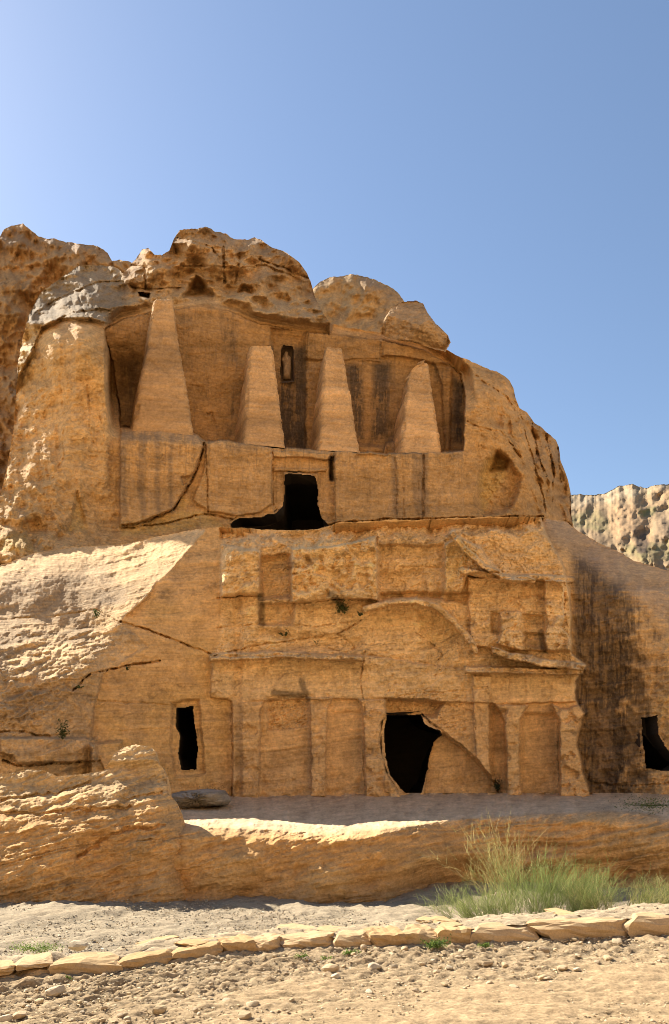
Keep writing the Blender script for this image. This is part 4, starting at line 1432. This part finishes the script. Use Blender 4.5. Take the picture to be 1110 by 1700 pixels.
def build_wall():
    root = empty('low_stone_wall', (0, 0, 0), 'low kerb-like wall of rough sandstone blocks along the road edge', 'wall')
    root.location = (0, 0, 0)
    meshes = []
    for i in range(8):
        c = [(.44, .295, .145), (.41, .265, .125), (.45, .31, .165), (.42, .285, .145)][i % 4]
        meshes.append(block_mesh('stone', 500 + i, c))
    r = random.Random(5)
    s = .2
    while s < _arc[-1] - .3:
        x, y, h, a = wall_at(s)
        long_ = r.uniform(.26, .55) if x < 1.0 else r.uniform(.5, 1.0)
        hh = h * r.uniform(.95, 1.06)
        x, y, h, a = wall_at(s + long_ / 2)
        two = (x < -.2 and h > .1 and r.random() < .35)
        dep = r.uniform(.15, .19)
        if two:
            k = r.uniform(.45, .6)
            put('stone', r.choice(meshes), (x, y + dep, hh * k / 2 - .02), (r.uniform(-.04, .04), r.uniform(-.04, .04), a), (long_ * .52, dep, hh * k * .5 + .02), root)
            put('stone', r.choice(meshes), (x + r.uniform(-.03, .03), y + dep + .01, hh * (1 + k) / 2), (r.uniform(-.04, .04), r.uniform(-.05, .05), a), (long_ * .52, dep, hh * (1 - k) * .54), root)
        else:
            put('stone', r.choice(meshes), (x, y + dep + r.uniform(-.02, .02), hh / 2 - .02), (r.uniform(-.06, .06), r.uniform(-.05, .05), a + r.uniform(-.05, .05)), (long_ * .545, dep, hh * .5 + .025), root)
        s += long_ + r.uniform(.0, .012)
    # flat cap slabs bedded on top
    for i in range(20):
        s = r.uniform(.5, _arc[-1] - .5)
        x, y, h, a = wall_at(s)
        if x < -2.2:
            continue
        d = r.uniform(.22, .7)
        put('cap_slab', r.choice(meshes), (x - math.sin(a) * d, y + math.cos(a) * d, h - .01), (r.uniform(-.04, .04), r.uniform(-.04, .04), r.uniform(0, 6)), (r.uniform(.07, .2), r.uniform(.06, .13), r.uniform(.012, .022)), root)


build_wall()

# ---- loose rocks on the road edge: the big ones where they lie, then a scatter
rock_meshes = [stone_mesh('loose_rock', 600 + i, 2, .35, .14, c) for i, c in enumerate([(.45, .35, .22), (.42, .31, .185), (.48, .39, .26), (.38, .28, .165), (.44, .33, .19), (.34, .255, .16)])]
BIG = [(91, 1649, 30), (33, 1684, 24), (9, 1689, 22), (404, 1684, 24), (265, 1674, 24), (323, 1674, 14), (419, 1664, 20), (547, 1609, 28), (376, 1658, 14), (484, 1657, 12), (66, 1662, 16), (199, 1682, 12), (212, 1687, 13),
       (603, 1576, 15), (620, 1606, 28), (810, 1599, 19), (838, 1601, 14), (903, 1581, 17), (853, 1636, 15), (812, 1631, 15), (613, 1644, 16), (573, 1644, 14), (1009, 1590, 17), (991, 1596, 13), (1024, 1568, 15), (933, 1606, 20),
       (958, 1607, 14), (1100, 1588, 16), (946, 1561, 11), (689, 1641, 10), (653, 1604, 14), (671, 1581, 14), (557, 1619, 16), (40, 1668, 14), (130, 1662, 12), (290, 1640, 12), (440, 1620, 10), (700, 1600, 12), (745, 1605, 12), (880, 1590, 12),
       (1060, 1605, 12), (760, 1590, 10), (500, 1632, 10), (350, 1630, 9), (230, 1640, 10), (170, 1690, 12), (120, 1690, 10)]
ROCK_LABEL = 'pale rock lying loose on the dirt in front of the low wall'
NAMED = {(91, 1649): 'largest pale flat rock on the dirt below the left end of the wall', (33, 1684): 'angular rock in the lower left corner, right of its neighbour', (9, 1689): 'rock at the very left edge of the dirt in the lower corner',
         (404, 1684): 'rounded rock lowest on the road left of the middle', (547, 1609): 'large brown rock below the middle of the wall', (620, 1606): 'big flat rock just right of the brown one below the wall middle',
         (810, 1599): 'upright pale rock below the wall, left of the broom shrubs', (933, 1606): 'wide low rock on the dirt below the right half of the wall', (265, 1674): 'pale rock low on the dirt between the left corner and the middle',
         (603, 1576): 'white rock touching the wall foot beside the bright weed', (419, 1664): 'brownish rock just above the lowest rounded rock', (1009, 1590): 'pale rock nearest the right end of the wall'}
rr = random.Random(21)


def loose(px, py, wpx, i):
    Y = F * EYE / (py - HY)
    x = (px - CX) * Y / F
    if Y > wallY(x) - .04:
        Y = float(wallY(x)) - .08
    s = wpx * Y / F / 2
    z = float(road_z(np.array(x), np.array(Y)))
    o = put('loose_rock', rock_meshes[i % 6], (x, Y, z + s * .28), (rr.uniform(-.2, .2), rr.uniform(-.2, .2), rr.uniform(0, 6.28)), (s * 1.25, s * rr.uniform(.8, 1.1), s * rr.uniform(.55, .85)))
    tag(o, NAMED.get((px, py), ROCK_LABEL), 'rock', None if (px, py) in NAMED else 'loose rocks along the road edge')


for i, (px, py, wv) in enumerate(BIG):
    loose(px, py, wv, i)
for i in range(235):
    px = rr.uniform(-20, 1130)
    lo = curve(WALL_FOOT, px) + 6
    py = lo + (1700 - lo) * rr.random() ** 1.7 * (1 if px < 520 else .6)
    loose(px, py, 4.2 + 7 * rr.random() ** 2, i)
x0 = put('rock', rock_meshes[2], (at(129, 1574, 6.95)[0], 6.95, .07), (0, 0, .4), (.10, .07, .06))
tag(x0, 'angular rock behind the left end of the low wall, beside the grass', 'rock')


# ---- pebbles nobody could count
def pebbles(name, n, place, lo, hi, seed, rgbs):
    r = np.random.default_rng(seed)
    ico = np.array([(1, 0, 0), (-1, 0, 0), (0, 1, 0), (0, -1, 0), (0, 0, 1), (0, 0, -1)], float)
    f = np.array([(0, 2, 4), (2, 1, 4), (1, 3, 4), (3, 0, 4), (2, 0, 5), (1, 2, 5), (3, 1, 5), (0, 3, 5)])
    X, Y, Z = place(r, n)
    s = lo + (hi - lo) * r.random(n) ** 2.5
    P = ico[None] * (s[:, None, None] * r.uniform(.6, 1.25, (n, 1, 3))) * np.array((1, 1, .5)) + r.normal(0, .16, (n, 6, 3)) * s[:, None, None] * np.array((1, 1, .5))
    a = r.uniform(0, 6.28, n)
    c, sn = np.cos(a)[:, None], np.sin(a)[:, None]
    P = np.stack([P[..., 0] * c - P[..., 1] * sn, P[..., 0] * sn + P[..., 1] * c, P[..., 2]], 2)
    P += np.stack([X, Y, Z + s * .25], 1)[:, None, :]
    C = np.array(rgbs)[r.integers(0, len(rgbs), n)] * r.uniform(.5, 1.35, (n, 1))
    C = np.repeat(C[:, None], 6, 1)
    Fv = (f[None] + 6 * np.arange(n)[:, None, None]).reshape(-1, 3)
    o = mesh_np(name, P.reshape(-1, 3), Fv, M_stone, C.reshape(-1, 3), None, smooth=False)
    return o


def on_road(r, n):
    px = r.uniform(-40, 1150, n)
    u = r.random(n) ** 1.6
    px_lo = curve(WALL_FOOT, px) + 1
    py = px_lo + (1712 - px_lo) * u
    Y = F * EYE / (py - HY)
    X = (px - CX) * Y / F
    return X, Y, road_z(X, Y)


def on_bed(r, n):
    X = r.uniform(-7, 7, n)
    yw = wallY(X)
    Y = yw + .35 + (12.6 - yw - .35) * r.random(n) ** 1.3
    Z, top = bed_z(X, Y)
    keep = (~top) | (r.random(n) < .25)
    Z = np.where(keep, Z, -3)
    return X, Y, Z


PEB = [(.42, .34, .23), (.38, .30, .20), (.46, .39, .28), (.31, .25, .17), (.40, .31, .19)]
tag(pebbles('road_pebbles', 12000, on_road, .003, .016, 31, [(.47, .35, .2), (.42, .30, .165), (.50, .40, .26), (.38, .27, .15)]), 'small stones and grit strewn over the dirt road', 'pebbles', None, 'stuff')
tag(pebbles('wadi_gravel', 25000, on_bed, .006, .024, 32, PEB), 'pale gravel covering the dry stream bed behind the wall', 'gravel', None, 'stuff')


# ------------------------------------------------------------------ plants
def ribbons(stems, width, seed, rgb0, rgb1):
    """stems: list of (points (k,3)); thin two-sided blades crossing at random angles"""
    r = np.random.default_rng(seed)
    V, Fv, C = [], [], []
    n = 0
    for pts in stems:
        k = len(pts)
        a = r.uniform(0, math.pi)
        side = np.array((math.cos(a), math.sin(a) * .6, .15))
        wv = np.linspace(1, .35, k)[:, None] * width * r.uniform(.7, 1.3)
        V.append(pts - side * wv)
        V.append(pts + side * wv)
        i = np.arange(k - 1)
        Fv.append(np.stack([n + i, n + i + 1, n + k + i + 1, n + k + i], 1))
        c = rgb0 + (rgb1 - rgb0) * r.random() ** 1.2
        C.append(np.repeat((c * r.uniform(.75, 1.2))[None], 2 * k, 0))
        n += 2 * k
    return np.concatenate(V), np.concatenate(Fv), np.concatenate(C)


def bush(name, label, px, py, Y, hpx, wpx, n, seed, c0, c1, lean=0., twig=5, kind_cat='shrub', group=None, width=.0022, openness=1.0, cl=9):
    r = np.random.default_rng(seed)
    base = np.array(at(px, py, Y))
    h, wd = hpx * Y / F, wpx * Y / F / 2
    root = empty(name, tuple(base), label, kind_cat, group)
    main, tw = [], []
    centers = r.uniform(-1, 1, (cl, 2)) * np.array((.75, .4)) * wd
    for i in range(n):
        c = centers[r.integers(cl)]
        d = r.normal(0, .30, 2) * openness + np.array((c[0] / wd * .6 + lean, c[1] / wd * .4))
        L = h * r.uniform(.45, 1.03) * (1 - .35 * min(1, abs(c[0]) / wd))
        t = np.linspace(0, 1, 6)[:, None]
        dirv = np.array((d[0], d[1], 1.0))
        dirv /= np.linalg.norm(dirv)
        bend = np.array((d[0] * .5, d[1] * .5, -.12))
        p = base + np.array((c[0], c[1], 0)) + np.array((r.normal(0, .06), r.normal(0, .05), 0)) * wd + dirv * L * t + bend * L * t ** 2.2 + r.normal(0, .008, (6, 3)) * t
        main.append(p)
        for _ in range(twig):
            k = r.uniform(.3, 1)
            q = np.array([np.interp(k * 5, np.arange(6), p[:, j]) for j in range(3)])
            dd = dirv * .9 + r.normal(0, .42, 3)
            dd[2] = abs(dd[2])
            dd /= np.linalg.norm(dd)
            l = h * r.uniform(.10, .26)
            s = np.linspace(0, 1, 4)[:, None]
            tw.append(q + dd * l * s + np.array((0, 0, -.05)) * l * s ** 2)
    V, Fv, C = ribbons(main, width * 1.3, seed + 1, np.array(c0) * .8, np.array(c1) * .85)
    mesh_np('stems', V, Fv, M_leaf, C, root)["kind"] = 'stuff'
    if tw:
        V, Fv, C = ribbons(tw, width, seed + 2, np.array(c0), np.array(c1))
        mesh_np('twigs', V, Fv, M_leaf, C, root)["kind"] = 'stuff'
    return root


G0, G1 = (.17, .22, .06), (.37, .42, .155)
Yl0, Yl1 = (.30, .28, .10), (.45, .38, .17)
bush('broom_shrub', 'tall feathery green broom shrub, fullest of the clump behind the wall', 905, 1528, 9.7, 134, 130, 430, 41, G0, G1, 0, 7)
bush('broom_shrub', 'thin yellowing broom shrub standing tallest at the back of the clump', 840, 1512, 10.3, 185, 34, 75, 42, (.36, .31, .11), (.52, .44, .20), -.16, 7, openness=.45, width=.0028)
bush('broom_shrub', 'low spreading broom shrub at the left end of the green clump', 800, 1530, 9.3, 78, 130, 280, 43, G0, (.42, .43, .19), -.35, 7, width=.0026)
bush('broom_shrub', 'sparse low broom shrub filling the right end of the clump', 1035, 1520, 9.5, 92, 200, 430, 44, G0, Yl1, .1, 6, width=.0026, cl=14)
bush('broom_shrub', 'small wispy broom shrub at the right edge of the clump', 1120, 1515, 9.6, 72, 90, 220, 45, G0, Yl1, .1, 6, width=.0026)


def tuft(name, label, px, py, Y, w, h, n, seed, c0, c1, cat='plant', leaf=.5, down=0.):
    """small leafy plant: many little leaves round short stems"""
    r = np.random.default_rng(seed)
    k = Y / F
    base = np.array(at(px, py, Y))
    root = empty(name, tuple(base), label, cat)
    V, Fv, C = [], [], []
    st = []
    for i in range(max(4, n // 8)):
        d = np.array((r.uniform(-.5, .5) * w * k, -r.uniform(0, .3) * w * k, (r.uniform(.3, 1) * h - down * h) * k))
        t = np.linspace(0, 1, 4)[:, None]
        st.append(base + d * t)
    sv, sf, scx = ribbons(st, .25 * k, seed + 1, np.array(c0) * .8, np.array(c0))
    mesh_np('stems', sv, sf, M_leaf, scx, root)["kind"] = 'stuff'
    for i in range(n):
        s = st[r.integers(len(st))]
        q = s[0] + (s[3] - s[0]) * r.uniform(.25, 1.05) + r.normal(0, .07 * w * k, 3) * np.array((1, .6, .7))
        a = r.normal(0, 1, 3)
        a /= np.linalg.norm(a)
        bb = np.cross(a, r.normal(0, 1, 3))
        bb /= np.linalg.norm(bb) + 1e-6
        l = leaf * k * r.uniform(1.2, 2.6)
        m = len(V)
        V += [q - a * l, q + bb * l * .45, q + a * l, q - bb * l * .45]
        Fv.append((m, m + 1, m + 2, m + 3))
        c = (np.array(c0) + (np.array(c1) - np.array(c0)) * r.random()) * r.uniform(.8, 1.2)
        C += [c] * 4
    mesh_np('leaves', np.array(V), np.array(Fv), M_leaf, np.array(C), root)["kind"] = 'stuff'
    return root


DG0, DG1 = (.045, .06, .022), (.10, .12, .045)
WG0, WG1 = (.10, .17, .03), (.22, .30, .07)
tuft('rock_plant', 'dark green plant hanging from the crack at the centre of the carved front', 568, 1010, face_y(568, 1010), 24, 30, 260, 51, DG0, DG1, down=.6, leaf=1.0)
tuft('rock_plant', 'small dark plant beside the larger hanging one on the carved front', 598, 1022, face_y(598, 1022), 10, 12, 80, 52, DG0, DG1, down=.4, leaf=.9)
tuft('rock_plant', 'dark tuft on the broken ledge left of the curved pediment', 472, 1056, face_y(472, 1056), 16, 9, 60, 53, DG0, DG1, leaf=.9)
tuft('rock_plant', 'little green tuft on the ledge under the larger hanging plant', 526, 1070, face_y(526, 1070), 18, 9, 60, 54, DG0, (.14, .15, .06))
tuft('rock_plant', 'green tuft growing in the crack of the pale left slope', 160, 1026, face_y(160, 1026), 14, 18, 110, 55, (.06, .08, .03), (.12, .14, .05), leaf=.9)
tuft('rock_plant', 'dark bushy plant on the left cliff above the bench cutting', 103, 1228, face_y(103, 1228), 26, 34, 220, 56, DG0, DG1, leaf=1.0)
tuft('rock_plant', 'tiny plant in the curved crack, upper of the pair on the left cliff', 212, 1113, face_y(212, 1113), 12, 9, 40, 57, DG0, DG1, leaf=.9)
tuft('rock_plant', 'tiny plant at the lower end of the curved crack on the left cliff', 132, 1144, face_y(132, 1144), 12, 10, 40, 58, DG0, DG1, leaf=.9)
tuft('rock_plant', 'dark shrub at the end of the diagonal crack right of the big doorway', 826, 1312, face_y(826, 1312), 16, 24, 150, 59, (.03, .035, .02), (.07, .08, .03), leaf=1.0)
tuft('rock_plant', 'dry dark shrub behind the fallen slab at the cliff foot', 352, 1316, face_y(352, 1316), 44, 14, 130, 60, (.05, .05, .025), (.11, .10, .05))
tuft('grass_patch', 'bright green weeds on the gravel at the left end of the wall', 62, 1577, 7.2, 90, 13, 620, 61, WG0, (.32, .38, .12), leaf=.9)
tuft('weed', 'dark green leafy weed at the foot of the wall, largest of them', 722, 1572, 7.05, 52, 16, 420, 62, (.05, .10, .02), WG1, leaf=1.1)
tuft('weed', 'bright low weed at the wall foot left of the dark leafy one', 580, 1584, 6.85, 32, 9, 200, 63, WG0, WG1, leaf=.9)
tuft('weed', 'small weed at the wall foot near the middle of the wall', 500, 1590, 6.7, 24, 10, 150, 64, WG0, WG1, leaf=.9)
tuft('weed', 'tiny weed between the two bright weeds on the dirt', 542, 1592, 6.65, 18, 7, 90, 65, WG0, WG1, leaf=.8)
tuft('weed', 'small weed at the wall foot right of the dark leafy one', 803, 1571, 7.1, 26, 9, 150, 66, WG0, WG1, leaf=.9)
tuft('weed', 'tiny weed under the low stones at the left end of the wall', 115, 1626, 5.95, 14, 8, 80, 67, (.09, .12, .03), WG1, leaf=.9)
m1 = tuft('moss_strip', 'strip of green moss along the seep at the right end of the terrace', 1075, 1338, 15.5, 130, 7, 900, 68, (.06, .09, .02), (.15, .19, .05), cat='moss', leaf=.7)
